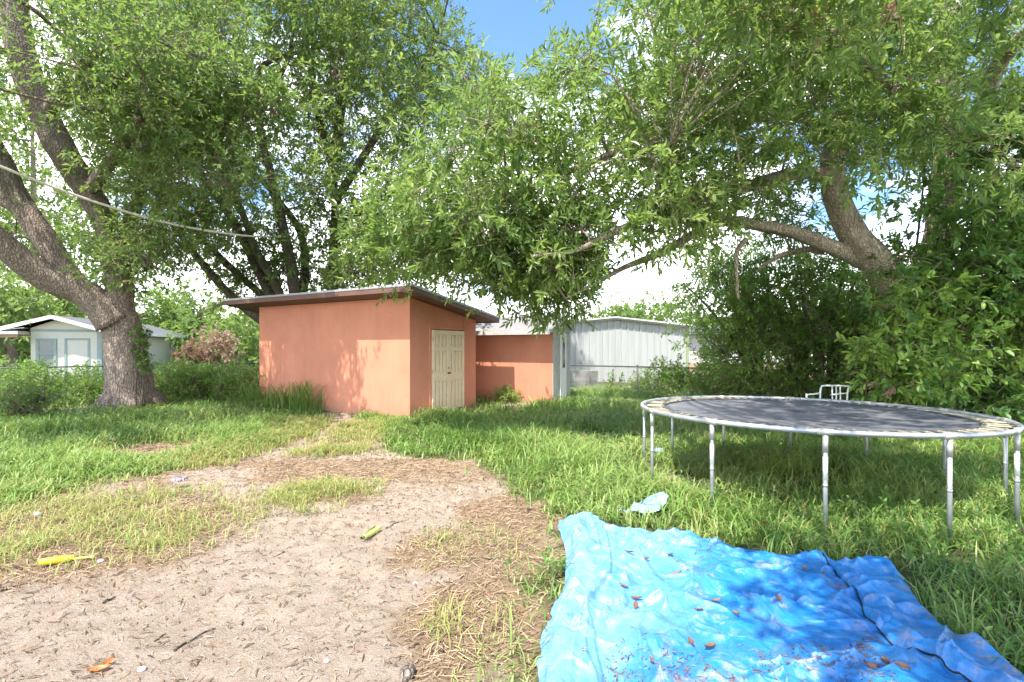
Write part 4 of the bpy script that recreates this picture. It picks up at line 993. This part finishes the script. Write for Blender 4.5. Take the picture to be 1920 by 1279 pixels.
# ------------------------------------------------------------------ trampoline
def trampoline():
    c = np.array([3.414, 6.103]); z = .885; R = 1.83
    t = empty('trampoline', (c[0], c[1], 0)); tag(t, 'round trampoline with faded black mat on grey steel legs in the grass', 'trampoline')
    tilt = lambda x, y: z-.011*x-.0127*y
    th = np.linspace(0, 2*np.pi, 120, endpoint=False)
    mb = MB(); mb.tube([(R*math.cos(a), R*math.sin(a), tilt(R*math.cos(a), R*math.sin(a))) for a in th], .024, 14, closed=True)
    k = NT('scuffed_galvanised_tube'); v = k.coord(); n = k.noise(v, 9, 5, .65)
    col = k.mix(k.ramp(n, [(.35, .0), (.7, 1.0)]), (.30, .315, .33), (.46, .47, .48)); col = k.mix(k.ramp(k.noise(v, 28, 4), [(.63, .0), (.72, .6)]), col, (.28, .22, .17))
    steel = k.done(k.bsdf(col, .42, .45, .5)); M['tramp_steel'] = steel
    mb.obj('frame', steel, t)
    # mat
    Rm = 1.56; mb = MB(); nr, na = 14, 96
    V = []; 
    for i in range(nr+1):
        r = Rm*i/nr
        for j in range(na):
            a = 2*np.pi*j/na; x, y = r*math.cos(a), r*math.sin(a)
            V.append((x, y, tilt(x, y)-.012-.022*(1-(r/Rm)**2)+.004*math.sin(7*a)*(r/Rm)**8))
    q = []
    for i in range(nr):
        for j in range(na): q.append((i*na+j, (i+1)*na+j, (i+1)*na+(j+1) % na, i*na+(j+1) % na))
    mb.add(V, [np.array(q)], 0, None, True)
    k = NT('faded_black_mat'); v = k.coord(); n = k.noise(v, 2.2, 6, .65); n2 = k.noise(v, 30, 4)
    c1 = k.mix(k.ramp(n, [(.35, .0), (.7, 1.0)]), (.075, .078, .088), (.15, .145, .15)); c1 = k.mix(k.ramp(n2, [(.62, .0), (.8, .35)]), c1, (.22, .19, .16))
    o = mb.obj('mat', k.done(k.bsdf(c1, .55, 0, .35, n2, .08, .003)), t); o.modifiers.new('thickness', 'SOLIDIFY').thickness = .006
    mb = MB(); mb.tube([(Rm*math.cos(a), Rm*math.sin(a), tilt(Rm*math.cos(a), Rm*math.sin(a))-.008) for a in th], .010, 6, closed=True); mb.obj('hem', M['galv_dark'], o)
    mb = MB(); s0 = (-.35, -1.45); s1 = (.05, 1.2)
    mb.box((-.008, -1.3, 0), (.008, 1.3, .004), R=np.array(Matrix.Rotation(.62, 3, 'Z')), T=(.35, -.15, z-.03)); mb.obj('seam', M['galv_dark'], o)
    # springs
    sm = flat_mat('rusty_spring_steel', (.33, .29, .21), .55, .3, var=.3, sc=30); mesh = None
    ns = 84
    for j in range(ns):
        a = 2*np.pi*(j+.5)/ns
        if mesh is None:
            mb = MB()
            x = np.linspace(0, .242, 26); V = np.c_[x, 0*x, 0*x]; r = np.where((np.arange(26) > 3) & (np.arange(26) < 22), .0095+.003*(np.arange(26) % 2), .0035)
            mb.tube(V, r, 7); mesh = mb.mesh('spring', sm)
        s = bpy.data.objects.new('spring', mesh); COL.objects.link(s); s.parent = t
        ca, sa = math.cos(a), math.sin(a); s.location = (Rm*ca, Rm*sa, tilt(Rm*ca, Rm*sa)-.004+random.uniform(-.004, .004)); s.rotation_euler = (0, random.uniform(-.05, .05), a+random.uniform(-.04, .04))
    # legs
    for j in range(12):
        a = math.radians(-174+30*j); x, y = R*math.cos(a), R*math.sin(a); zt = tilt(x, y)
        g = float(gbase(np.array(x+c[0]), np.array(y+c[1])))
        mb = MB(); mb.tube([(x, y, g-.06), (x, y, zt*.5), (x, y, zt-.10)], .0185, 12); mb.tube([(x, y, zt*.5-.01), (x, y, zt*.5+.012)], .0198, 12)
        L = mb.obj('leg', steel, t)
        mb = MB(); mb.tube([(x, y, zt-.17), (x, y, zt-.028)], .0225, 12); tg = np.array([-math.sin(a), math.cos(a), 0])*.06
        p = np.array([x, y, zt]); mb.tube([p-tg, p, p+tg], .028, 12); mb.obj('socket', M['sock'], L)
        if j in (1, 2, 4): 
            mb = MB(); mb.tube([(x, y, zt*.55), (x, y, zt*.55+.2)], .0195, 12); mb.obj('label_sticker', M['white'], L)
M['sock'] = flat_mat('pale_socket_steel', (.44, .43, .38), .5, .2, var=.2, sc=20)
trampoline()

# ------------------------------------------------------------------ tarp
TZ = None
def tarp_surface(s, t):
    """s across 0..1, t from far edge 0 to near edge 1 -> world points"""
    Lw = np.array([G(x, y)[:2] for x, y in TARP_L]); Rw = np.array([G(x, y)[:2] for x, y in TARP_R])
    tk = np.linspace(0, 1, len(Lw))
    lx, ly = np.interp(t, tk, Lw[:, 0]), np.interp(t, tk, Lw[:, 1]); rx, ry = np.interp(t, tk, Rw[:, 0]), np.interp(t, tk, Rw[:, 1])
    x = lx+(rx-lx)*s; y = ly+(ry-ly)*s
    # far edge bulge to follow the drawn outline
    top = np.array([G(px, py)[:2] for px, py in ((1046,984),(1100,977),(1200,1001),(1330,1027),(1490,1052),(1535,1046),(1560,1062),(1650,1064),(1692,1094))])
    L0 = Lw[0]; R0 = Rw[0]; e = R0-L0; ss = ((top-L0)@e)/(e@e); off = top-(L0+np.outer(ss, e)); o = np.argsort(ss)
    w = (1-t)**3
    x = x+np.interp(s, ss[o], off[o, 0])*w; y = y+np.interp(s, ss[o], off[o, 1])*w
    return x, y
def crease(t): return .80+.07*t+.015*np.sin(t*9)+.006*np.sin(t*31)
_cr = np.random.default_rng(77); CREASE = []
for _ in range(190):
    cx, cy = _cr.uniform(.1, 2.6), _cr.uniform(2.2, 4.7); an = _cr.normal(.25, .75); hl = .06+.30*_cr.random()**2
    CREASE.append((cx-math.cos(an)*hl, cy-math.sin(an)*hl, cx+math.cos(an)*hl, cy+math.sin(an)*hl, (.014+.034*_cr.random())*_cr.choice([1, 1, -.6]), .012+.024*_cr.random()))
def tarp_z(x, y, s, t):
    wx = x+.30*(fbm(x*1.9, y*1.9, 0, 3, 201)-.5); wy = y+.30*(fbm(x*1.9, y*1.9, 5, 3, 202)-.5)
    def facet(u, v, sd):
        """random heights joined by flat facets, so the folds are sharp"""
        k = u+v*.366; l = v+u*.366; i, j = np.floor(k).astype(int), np.floor(l).astype(int); fu, fv = k-i, l-j
        h = lambda p, q: _h(p, q, p*0+sd, sd)
        h00, h11 = h(i, j), h(i+1, j+1); lo = h(i+1, j); hi = h(i, j+1)
        return np.where(fu > fv, h00+fu*(lo-h00)+fv*(h11-lo), h00+fv*(hi-h00)+fu*(h11-hi))
    f1 = facet(wx*3.6, wy*2.9, 3); f2 = facet(wx*8.6+wy, wy*6.9, 4); f3 = facet(wx*19-wy*3, wy*16, 5)
    b = fbm(x*1.3, y*1.3, 0, 3, 206); r2 = 1-np.abs(2*vn(wx*3.4+3, wy*2.3, 0, 204)-1)
    z = .012+.05*b+.050*f1+.062*f2*(.3+b)+.020*f3+.03*r2**6
    for (ax, ay, bx, by, am, w) in CREASE:
        ex, ey = bx-ax, by-ay; q = np.clip(((x-ax)*ex+(y-ay)*ey)/(ex*ex+ey*ey), 0, 1)
        dd = np.hypot(x-ax-q*ex, y-ay-q*ey)+.012*(f2-.5); z = z+am*np.exp(-np.abs(dd)/w)*np.sin(np.pi*(.08+.84*q))
    # left edge folded back on itself, standing proud with a sharp lip
    sl = .118+.014*np.sin(t*9)+.02*(vn(t*6, s*0, 0, 208)-.5)
    z = z+.034*(1-sstep(-.004, .004, s-sl))+.03*np.exp(-((s-.05)/.022)**2)*(.5+vn(t*9, s*0, 0, 214))+.016*np.exp(-np.abs(s-.085-.015*np.sin(t*5))/.006)
    # long crease on the right with the folded flap beyond it
    sc = crease(t)
    z = z-.022*np.exp(-np.abs(s-sc)/.006)+.026*sstep(-.003, .006, s-sc)+.024*np.exp(-((s-sc-.04)/.025)**2)*(.4+vn(t*8+3, s*0, 0, 209))
    # far hem
    z = z+.022*np.exp(-np.abs(t-.05)/.012)*(.4+vn(s*11, t*0, 0, 210))+.03*np.exp(-((s-.97)/.06)**2-((t-.03)/.05)**2)+.035*np.exp(-((s-.74)/.03)**2-((t-.02)/.05)**2)
    edge = np.minimum(np.minimum(s, 1-s)*3.2, np.minimum(t*3.2, 1)); ed = sstep(0, .10, edge)
    z = z-.050; z = .5*(z+np.sqrt(z*z+.0004))
    return z*(.3+.7*ed)+.012
def tarp():
    n, m = 400, 400; s, t = np.meshgrid(np.linspace(0, 1, n), np.linspace(0, 1, m)); s, t = s.ravel(), t.ravel()
    x, y = tarp_surface(s, t)
    ed = np.exp(-(s/.01)**2)+np.exp(-((1-s)/.01)**2)
    z = tarp_z(x, y, s, t)+gbase(x, y)
    x = x+(vn(t*24, s*3, 0, 211)-.5)*.03*(s < .02)+(vn(t*30, s*3, 0, 212)-.5)*.03*(s > .98)
    i = np.arange(m-1)[:, None]; j = np.arange(n-1)[None]
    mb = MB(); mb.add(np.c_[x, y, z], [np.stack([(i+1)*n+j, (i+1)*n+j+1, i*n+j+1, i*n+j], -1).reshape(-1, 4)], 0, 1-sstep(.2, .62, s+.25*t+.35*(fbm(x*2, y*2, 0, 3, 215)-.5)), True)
    k = NT('blue_poly_tarp'); v = k.coord(); big = k.noise(v, 2.1, 5, .6); d1 = k.noise(v, 6.5, 7, .72); sp = k.noise(v, 70, 4, .7)
    c = k.mix(k.ramp(big, [(.35, .0), (.65, 1.0)]), (.010, .155, .43), (.02, .20, .49))
    dm = k.math('MULTIPLY', k.ramp(d1, [(.53, .0), (.66, .8)]), k.ramp(sp, [(.38, .1), (.6, 1.0)]))
    dust = k.ramp(k.noise(v, 7, 8, .75), [(.50, .0), (.72, .18)])
    c = k.mix(dust, c, (.42, .58, .72))
    sx = k.attr('tint')  # whitens the left part: wear, plus its sunlit paleness put into the colour
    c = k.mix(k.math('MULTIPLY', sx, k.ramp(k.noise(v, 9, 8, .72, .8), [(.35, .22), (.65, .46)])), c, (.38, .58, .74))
    c = k.mix(dm, c, (.40, .31, .24))
    rg = k.ramp(d1, [(.4, .27), (.7, .48)])
    wv = k.noise(v, 260, 2)
    wn = k.n('ShaderNodeTexNoise'); wn.inputs['Scale'].default_value = 4; k.l(v, wn.inputs['Vector'])
    wv2 = k.mix(.10, v, wn.outputs['Color'])
    def vor(sc):
        q = k.n('ShaderNodeTexVoronoi', feature='F1'); q.inputs['Scale'].default_value = sc; k.l(wv2, q.inputs['Vector']); return q.outputs['Distance']
    o = mb.obj('tarp', k.done(k.bsdf(c, rg, 0, .7, k.math('ADD', k.math('MULTIPLY', wv, .15), k.math('ADD', k.math('MULTIPLY', vor(9), 1.0), k.math('MULTIPLY', vor(24), .5))), .55, .02)))
    tag(o, 'crumpled blue plastic tarp spread over the grass in front of the trampoline', 'tarp')
    o.modifiers.new('thickness', 'SOLIDIFY').thickness = .002
    # grommets
    for ss, tt in ((.73, .015), (.965, .05), (.3, .03), (.03, .5), (.10, .75)):
        a = np.array([ss]); b = np.array([tt]); X, Y = tarp_surface(a, b); Z = tarp_z(X, Y, a, b)+gbase(X, Y)
        g = MB(); th = np.linspace(0, 6.283, 14, endpoint=False); g.tube(np.c_[X+.012*np.cos(th), Y+.012*np.sin(th), 0*th+Z+.004], .003, 6, closed=True); g.obj('grommet', M['galv'], o)
    # black hem cord lying in the long crease
    tt = np.linspace(.02, .93, 60); ss = crease(tt); X, Y = tarp_surface(ss, tt); Z = tarp_z(X, Y, ss, tt)+gbase(X, Y)
    g = MB(); g.tube(np.c_[X, Y, Z+.005], .005, 6); tag(g.obj('cord', flat_mat('black_cord', (.02, .02, .022), .8)), 'thin black cord lying along the long crease of the blue tarp', 'cord')
    # dirt crumbs and straw on the tarp
    n = 5200; ss = RNG.random(n); tt = RNG.random(n)
    X, Y = tarp_surface(ss, tt); ok = (fbm(X*2.3, Y*2.3, 0, 4, 220) > .55) & (ss > .14) & (ss < .8); ss, tt = ss[ok], tt[ok]; X, Y = X[ok], Y[ok]; Z = tarp_z(X, Y, ss, tt)+gbase(X, Y)+.004; n = len(X)
    az = RNG.uniform(0, 6.3, n); L = .006+.028*RNG.random(n)**2.5; W = .0015+.003*RNG.random(n)
    dv = np.c_[np.cos(az), np.sin(az), 0*az]*L[:, None]; sv = np.c_[-np.sin(az), np.cos(az), 0*az]*W[:, None]; C = np.c_[X, Y, Z]; up = np.array([0, 0, .003])
    V = np.stack([C-dv, C+sv, C+dv, C-sv, C+up], 1).reshape(-1, 3); b = (np.arange(n)*5)[:, None]
    mb = MB(); mb.add(V, [np.concatenate([b+np.array([f]) for f in ([0, 3, 4], [3, 2, 4], [2, 1, 4], [1, 0, 4])])], 0, np.repeat(RNG.random(n)*.6, 5))
    tag(mb.obj('debris', M['litter']), 'brown crumbs of leaf and soil littering the blue tarp', 'debris', kind='stuff')
    # dry leaves
    def leaf_mesh(L, seed):
        r = np.random.default_rng(seed); mb = MB(); u = np.linspace(0, 1, 9); w = np.array([-1, -.5, 0, .5, 1]); V = []
        for a in u:
            hw = L*.22*math.sin(math.pi*min(1, a**.8))+.0008
            for b in w: V.append((a*L-L/2, b*hw*(1+.15*math.sin(a*19)), .10*L*b*b+.16*L*(a-.5)**2*2+r.normal(0, .004*L)))
        q = [(i*5+j, (i+1)*5+j, (i+1)*5+j+1, i*5+j+1) for i in range(8) for j in range(4)]
        mb.add(V, [np.array(q)], 0, r.random()*.6+.2, True); return mb
    dl = leaf_mat('dead_leaf', (.10, .052, .03), (.19, .09, .05), (.30, .17, .09), .15, .6, (.4, .18, .06))
    M['dead'] = dl
    spots = [(1165,1106),(1195,1140),(1215,1056),(1273,1080),(1315,1150),(1195,1128),(1220,1260),(1178,1048),(1300,1215),(1380,1155),(1460,1130),(1512,1078),(1540,1085),(1665,1250),(1695,1270),(1350,1130),(1640,1262),(1255,1050),(1330,1220)]
    for k, (px, py) in enumerate(spots):
        q = G(px, py, .05)
        # nearest surface point
        ss, tt = np.meshgrid(np.linspace(.02, .98, 70), np.linspace(.01, .98, 70)); ss, tt = ss.ravel(), tt.ravel(); X, Y = tarp_surface(ss, tt); i = np.argmin((X-q[0])**2+(Y-q[1])**2)
        Z = tarp_z(X[i:i+1], Y[i:i+1], ss[i:i+1], tt[i:i+1])[0]
        o = leaf_mesh(.045+.04*RNG.random(), k).obj('dry_leaf', dl); o.location = (X[i], Y[i], Z+.012); o.rotation_euler = (RNG.normal(0, .2), RNG.normal(0, .2), RNG.uniform(0, 6.3))
        tag(o, 'small curled brown dry leaf lying on the blue tarp', 'leaf', 'dry leaves on the blue tarp')
    # the orange leaf on the sand and one in the grass
    q = G(186, 1252); o = leaf_mesh(.10, 91).obj('dry_leaf', leaf_mat('orange_leaf', (.32, .10, .03), (.42, .14, .04), (.5, .2, .06), .2, .5, (.5, .15, .03))); o.location = (q[0], q[1], float(gz(q[0], q[1]))+.008); o.rotation_euler = (.12, .05, .5)
    tag(o, 'broad orange brown dead leaf on the sand at the bottom left', 'leaf')
    m2 = leaf_mesh(.065, 95); o2 = m2.obj('lobe', o.data.materials[0], o); o2.location = (.03, .045, .004); o2.rotation_euler = (.2, 0, 1.0)
    q = G(1435, 1010); o = leaf_mesh(.13, 92).obj('dry_leaf', dl); o.location = (q[0], q[1]+.05, .12); o.rotation_euler = (.3, .2, 1.1); tag(o, 'pinkish brown dead leaf caught in the grass beyond the tarp', 'leaf')
tarp()

# ------------------------------------------------------------------ small things
def smalls():
    # scrap of pale blue plastic
    n = 26; s, t = np.meshgrid(np.linspace(0, 1, n), np.linspace(0, 1, n)); s, t = s.ravel(), t.ravel()
    c = [G(1160,976)[:2], G(1236,972)[:2], G(1255,955)[:2], G(1228,948)[:2]]
    q = (1-t)[:, None]*((1-s)[:, None]*c[0]+s[:, None]*c[1])+t[:, None]*((1-s)[:, None]*c[3]+s[:, None]*c[2])
    x, y = q[:, 0], q[:, 1]; z = .02+.09*fbm(x*9, y*9, 0, 3, 230)+.04*t+.035*(1-np.abs(2*vn(x*12, y*7, 0, 231)-1))**3
    i = np.arange(n-1)[:, None]; j = np.arange(n-1)[None]; mb = MB()
    mb.add(np.c_[x, y, z], [np.stack([i*n+j, i*n+j+1, (i+1)*n+j+1, (i+1)*n+j], -1).reshape(-1, 4)], 0, None, True)
    o = mb.obj('plastic_scrap', flat_mat('pale_blue_plastic', (.28, .46, .56), .35, var=.15)); o.modifiers.new('t', 'SOLIDIFY').thickness = .002
    tag(o, 'torn pale blue plastic scrap in the grass past the far tarp corner', 'plastic scrap')
    q = G(1235, 858); mb = MB(); mb.lathe([(0, 0), (.05, .01), (.07, .04), (.045, .08), (0, .085)], 9, M=Matrix.Translation((q[0], q[1], .06))); o = mb.obj('plastic_scrap', flat_mat('faded_blue_plastic', (.25, .36, .55), .4)); tag(o, 'crumpled blue plastic bit in the grass by the leftmost trampoline legs', 'plastic scrap')
    # yellow toy bat
    a = G(72, 1058); b = G(176, 1043); d = b-a; L = np.linalg.norm(d[:2]); ang = math.atan2(d[1], d[0]); g = float(gz(*((a+b)/2)[:2]))
    t = empty('toy_bat', (a[0], a[1], g+.026), ang); tag(t, 'yellow plastic toy bat with a thin handle lying on the dirt', 'toy bat')
    ym = flat_mat('yellow_plastic', (.72, .55, .03), .35, var=.08); X = Matrix.Rotation(math.pi/2, 4, 'Y')
    mb = MB(); mb.lathe([(0, .0), (.017, .004), (.024, .018), (.026, .05), (.027, .15), (.022, .165), (.025, .172), (.021, .18), (.025, .187), (.016, .205), (.011, .215)], 18, M=X); mb.obj('barrel', ym, t)
    mb = MB(); mb.lathe([(.011, .214), (.0085, .26), (.0075, L-.02), (.012, L-.012), (.011, L), (0, L+.002)], 14, M=X); o = mb.obj('handle', flat_mat('pale_yellow_plastic', (.66, .62, .12), .4), t); o.rotation_euler = (0, .045, 0)
    # green yellow toy
    c = G(697, 997); t = empty('toy_blaster', (c[0], c[1], float(gz(c[0], c[1]))+.024), math.radians(70)); tag(t, 'lime green plastic toy lying on bare sand in the middle', 'toy')
    gm = flat_mat('lime_plastic', (.50, .60, .16), .4); dk = flat_mat('olive_plastic', (.15, .19, .05), .5)
    mb = MB(); mb.lathe([(0, -.12), (.015, -.118), (.02, -.09), (.028, -.03), (.03, .04), (.024, .09), (.016, .125), (0, .13)], 16, M=X); mb.obj('body', gm, t)
    mb = MB(); mb.tube([(-.10, 0, .018), (-.02, 0, .031), (.05, 0, .03)], .008, 8); mb.tube([(-.06, .022, .012), (.0, .028, .016)], .006, 6); mb.obj('grip', dk, t)
    mb = MB(); mb.lathe([(.012, -.15), (.014, -.145), (.014, -.118), (.01, -.116)], 12, M=X); mb.obj('nozzle', dk, t)
    # purple wrapper
    c = G(336, 911); mb = MB(); n = 9; s, u = np.meshgrid(np.linspace(-.5, .5, n), np.linspace(-.5, .5, n)); s, u = s.ravel(), u.ravel()
    i = np.arange(n-1)[:, None]; j = np.arange(n-1)[None]; zz = .05+.05*RNG.random(n*n)
    mb.add(np.c_[c[0]+s*.13, c[1]+u*.14, zz], [np.stack([i*n+j, i*n+j+1, (i+1)*n+j+1, (i+1)*n+j], -1).reshape(-1, 4)], 0, None, True)
    o = mb.obj('wrapper', flat_mat('lilac_wrapper', (.30, .25, .40), .5)); o.modifiers.new('t', 'SOLIDIFY').thickness = .002; tag(o, 'crumpled lilac wrapper on the dry grass left of centre', 'wrapper')
    # stones
    sm = flat_mat('pale_stone', (.46, .42, .38), .85, var=.15, sc=20, bump=.2)
    for px, py, r, lab in ((42,994,.035,'pale stone on dry grass above the yellow bat'), (189,1043,.022,'round pale pebble touching the tip of the bat handle'), (779,1092,.016,'white pebble on the sand below the lime toy'),
                           (612,1236,.014,'small white pebble at the bottom centre of the sand'), (266,1250,.02,'rounded grey pebble right of the orange leaf'), (70,964,.035,'flat white stone half hidden in dry grass at far left')):
        c = G(px, py); bm = bmesh.new(); bmesh.ops.create_icosphere(bm, subdivisions=3, radius=r)
        for v in bm.verts:
            f = 1+.22*(float(fbm(np.array(v.co.x/r+px), np.array(v.co.y/r), np.array(v.co.z/r), 3, 240))-.5)*2; v.co = Vector((v.co.x*f*1.2, v.co.y*f, v.co.z*f*.7))
        for f in bm.faces: f.smooth = True
        me = bpy.data.meshes.new('stone'); bm.to_mesh(me); bm.free(); me.materials.append(sm)
        o = bpy.data.objects.new('stone', me); COL.objects.link(o); o.location = (c[0], c[1], float(gz(c[0], c[1]))+r*.35); tag(o, lab, 'stone')
    c = G(764, 1262); mb = MB(); o = None
    bm = bmesh.new(); bmesh.ops.create_icosphere(bm, subdivisions=3, radius=.045)
    for v in bm.verts:
        f = 1+.6*(float(fbm(np.array(v.co.x*30), np.array(v.co.y*30), np.array(v.co.z*30), 3, 241))-.5); v.co = Vector((v.co.x*f*.8, v.co.y*f*1.4, v.co.z*f*.7))
    me = bpy.data.meshes.new('bark_chunk'); bm.to_mesh(me); bm.free(); me.materials.append(M['bark']); o = bpy.data.objects.new('bark_chunk', me); COL.objects.link(o); o.location = (c[0], c[1], float(gz(c[0], c[1]))+.015); tag(o, 'rough brown chunk of bark on the dirt near the tarp', 'bark')
    # sticks
    for a, b, r, lab in (((322,1218),(404,1170),.006,'long thin curved stick lying on the bottom of the sand'), ((0,1104),(52,1090),.007,'dark stick at the left edge below the bat'), ((196,1125),(214,1112),.008,'short thick dark stick on the sand right of centre left'),
                         ((724,986),(748,976),.007,'dark crooked twig just right of the lime toy'), ((405,1055),(436,1048),.005,'short twig on the sand between the bat and the lime toy'), ((512,1037),(536,1027),.004,'thin twig on the sand left of the lime toy'), ((862,1040),(930,1046),.006,'brown stick on straw left of the tarp corner'), ((288,1195),(312,1180),.005,'small bent twig above the long curved stick')):
        A, B = G(*a), G(*b); pts = []
        for q in np.linspace(0, 1, 7):
            p = A+(B-A)*q; pp = np.array([-(B-A)[1], (B-A)[0]])*.07*math.sin(q*4+r*900); p[0] += pp[0]; p[1] += pp[1]; p[2] = float(gz(p[0], p[1]))+r*.9; pts.append(p)
        mb = MB(); mb.tube(*spline(pts, np.linspace(r, r*.55, 7), .02), 7, bark=.25, seed=int(a[0])); tag(mb.obj('stick', M['bark_dark']), lab, 'stick')
    # pale pipe in the grass by the shed
    A = G(378, 776); B = G(468, 762); pts = [A+(B-A)*q+np.array([0, .12*math.sin(q*3.1), .10]) for q in np.linspace(0, 1, 8)]
    mb = MB(); mb.tube(*spline(pts, [.035]*8, .1), 10); tag(mb.obj('pipe', M['white']), 'pale plastic pipe lying in grass left of the orange shed', 'pipe')
    # flat pale board by the fence
    p = G(1198, 738); mb = MB(); mb.box((-.35, -.1, .0), (.35, .1, .05)); o = bevel(mb.obj('board', flat_mat('pink_board', (.5, .36, .30), .8))); o.location = (p[0], p[1], .2); tag(o, 'short pinkish board in the grass before the wire fence', 'board')
    # hanging cord
    pts = [P(-130, 262, 8.3), P(0, 312, 9.0), P(110, 355, 9.8), P(220, 392, 10.6), P(330, 422, 11.6), P(440, 440, 12.8), P(500, 444, 14.2), P(535, 445, 16.6)]
    mb = MB(); mb.tube(*spline(pts, [.026]*8, .25), 8); tag(mb.obj('rope', flat_mat('pale_rope', (.60, .54, .46), .8)), 'slack pale rope strung across the left oak limbs', 'rope')
    # white bench
    p = P(1552, 760, 9.6); t = empty('bench', (p[0], p[1], 0), -.12); tag(t, 'old white tubular metal bench behind the trampoline', 'bench')
    wm = flat_mat('chalky_white_metal', (.66, .70, .64), .5, .1)
    mb = MB(); mb.tube(*spline([(-.14, .05, 0), (-.14, .0, .55), (-.11, .02, .86), (-.04, .03, .905), (.30, .03, .905), (.40, .03, .89), (.34, .0, .78), (.33, 0, 0)], [.017]*8, .04), 8); mb.obj('back_frame', wm, t)
    for x in (.09, .16, .23): 
        mb = MB(); mb.tube([(x, .02, .42), (x, .03, .90)], .012, 8); mb.obj('slat', wm, t)
    mb = MB(); mb.tube([(.06, .01, .74), (.33, .01, .775)], .014, 8); mb.tube([(-.14, .01, .42), (.33, .01, .42)], .015, 8); mb.obj('rail', wm, t)
    mb = MB(); mb.tube(*spline([(-.13, 0, .77), (-.30, -.08, .755), (-.41, -.12, .75), (-.42, -.12, .70), (-.42, -.12, 0)], [.016]*5, .04), 8); mb.obj('armrest', wm, t)
    mb = MB(); mb.box((-.42, -.42, .40), (.33, .0, .425)); mb.obj('seat', wm, t)
    mb = MB(); mb.tube([(-.40, -.4, 0), (-.40, -.4, .4)], .016, 8); mb.obj('leg', wm, t)
    mb = MB(); mb.tube([(.31, -.4, 0), (.31, -.4, .4)], .016, 8); mb.obj('leg', wm, t)
smalls()

# ------------------------------------------------------------------ light, sky, camera
sun_h = np.array([-.556, -.831]); el = math.radians(63)
sv = Vector((sun_h[0]*math.cos(el), sun_h[1]*math.cos(el), math.sin(el)))
L = bpy.data.lights.new('sun', 'SUN'); L.energy = 2.4; L.angle = math.radians(.53); L.color = (1, .95, .87)
lo = bpy.data.objects.new('sun', L); COL.objects.link(lo); lo.rotation_euler = sv.to_track_quat('Z', 'Y').to_euler()
w = bpy.data.worlds.new('World'); S.world = w; w.use_nodes = True; nt = w.node_tree; nt.nodes.clear()
sky = nt.nodes.new('ShaderNodeTexSky'); sky.sky_type = 'NISHITA'; sky.sun_disc = False; sky.sun_elevation = el; sky.sun_rotation = math.atan2(sun_h[0], sun_h[1]); sky.air_density = 1.0; sky.dust_density = .6; sky.ozone_density = 2.0
tc = nt.nodes.new('ShaderNodeTexCoord'); mp = nt.nodes.new('ShaderNodeMapping'); mp.inputs['Scale'].default_value = (1, 1, 2.2); nt.links.new(tc.outputs['Generated'], mp.inputs['Vector'])
nz = nt.nodes.new('ShaderNodeTexNoise'); nz.inputs['Scale'].default_value = 2.6; nz.inputs['Detail'].default_value = 7; nz.inputs['Roughness'].default_value = .55; nt.links.new(mp.outputs[0], nz.inputs['Vector'])
sp = nt.nodes.new('ShaderNodeSeparateXYZ'); nt.links.new(tc.outputs['Generated'], sp.inputs[0])
ma = nt.nodes.new('ShaderNodeMath'); ma.operation = 'MULTIPLY_ADD'; ma.inputs[1].default_value = -.55; nt.links.new(sp.outputs['Z'], ma.inputs[0]); nt.links.new(nz.outputs['Fac'], ma.inputs[2])
cr = nt.nodes.new('ShaderNodeValToRGB'); cr.color_ramp.elements[0].position = .24; cr.color_ramp.elements[1].position = .40; nt.links.new(ma.outputs[0], cr.inputs['Fac'])
mx = nt.nodes.new('ShaderNodeMix'); mx.data_type = 'RGBA'; nt.links.new(cr.outputs['Color'], mx.inputs[0]); dk = nt.nodes.new('ShaderNodeMix'); dk.data_type = 'RGBA'; dk.blend_type = 'MULTIPLY'; dk.inputs[0].default_value = 1; dk.inputs[7].default_value = (.42, .52, .62, 1); nt.links.new(sky.outputs[0], dk.inputs[6]); nt.links.new(dk.outputs[2], mx.inputs[6]); mx.inputs[7].default_value = (7.2, 7.35, 7.6, 1)
bg = nt.nodes.new('ShaderNodeBackground'); bg.inputs['Strength'].default_value = .15; nt.links.new(mx.outputs[2], bg.inputs['Color'])
wo = nt.nodes.new('ShaderNodeOutputWorld'); nt.links.new(bg.outputs[0], wo.inputs['Surface'])
cam = bpy.data.cameras.new('camera'); co = bpy.data.objects.new('camera', cam); COL.objects.link(co)
cam.sensor_width = 36; cam.lens = F/1920*36; cam.shift_y = (HZ-639.5)/1920; cam.clip_end = 1500; cam.clip_start = .05
co.location = (0, 0, H); co.rotation_euler = (math.pi/2, 0, 0); S.camera = co
S.view_settings.view_transform = 'Standard'; S.view_settings.look = 'None'; S.view_settings.gamma = 1; S.view_settings.exposure = 2.15
S.cycles.max_bounces = 8; S.cycles.diffuse_bounces = 4; S.cycles.transmission_bounces = 6
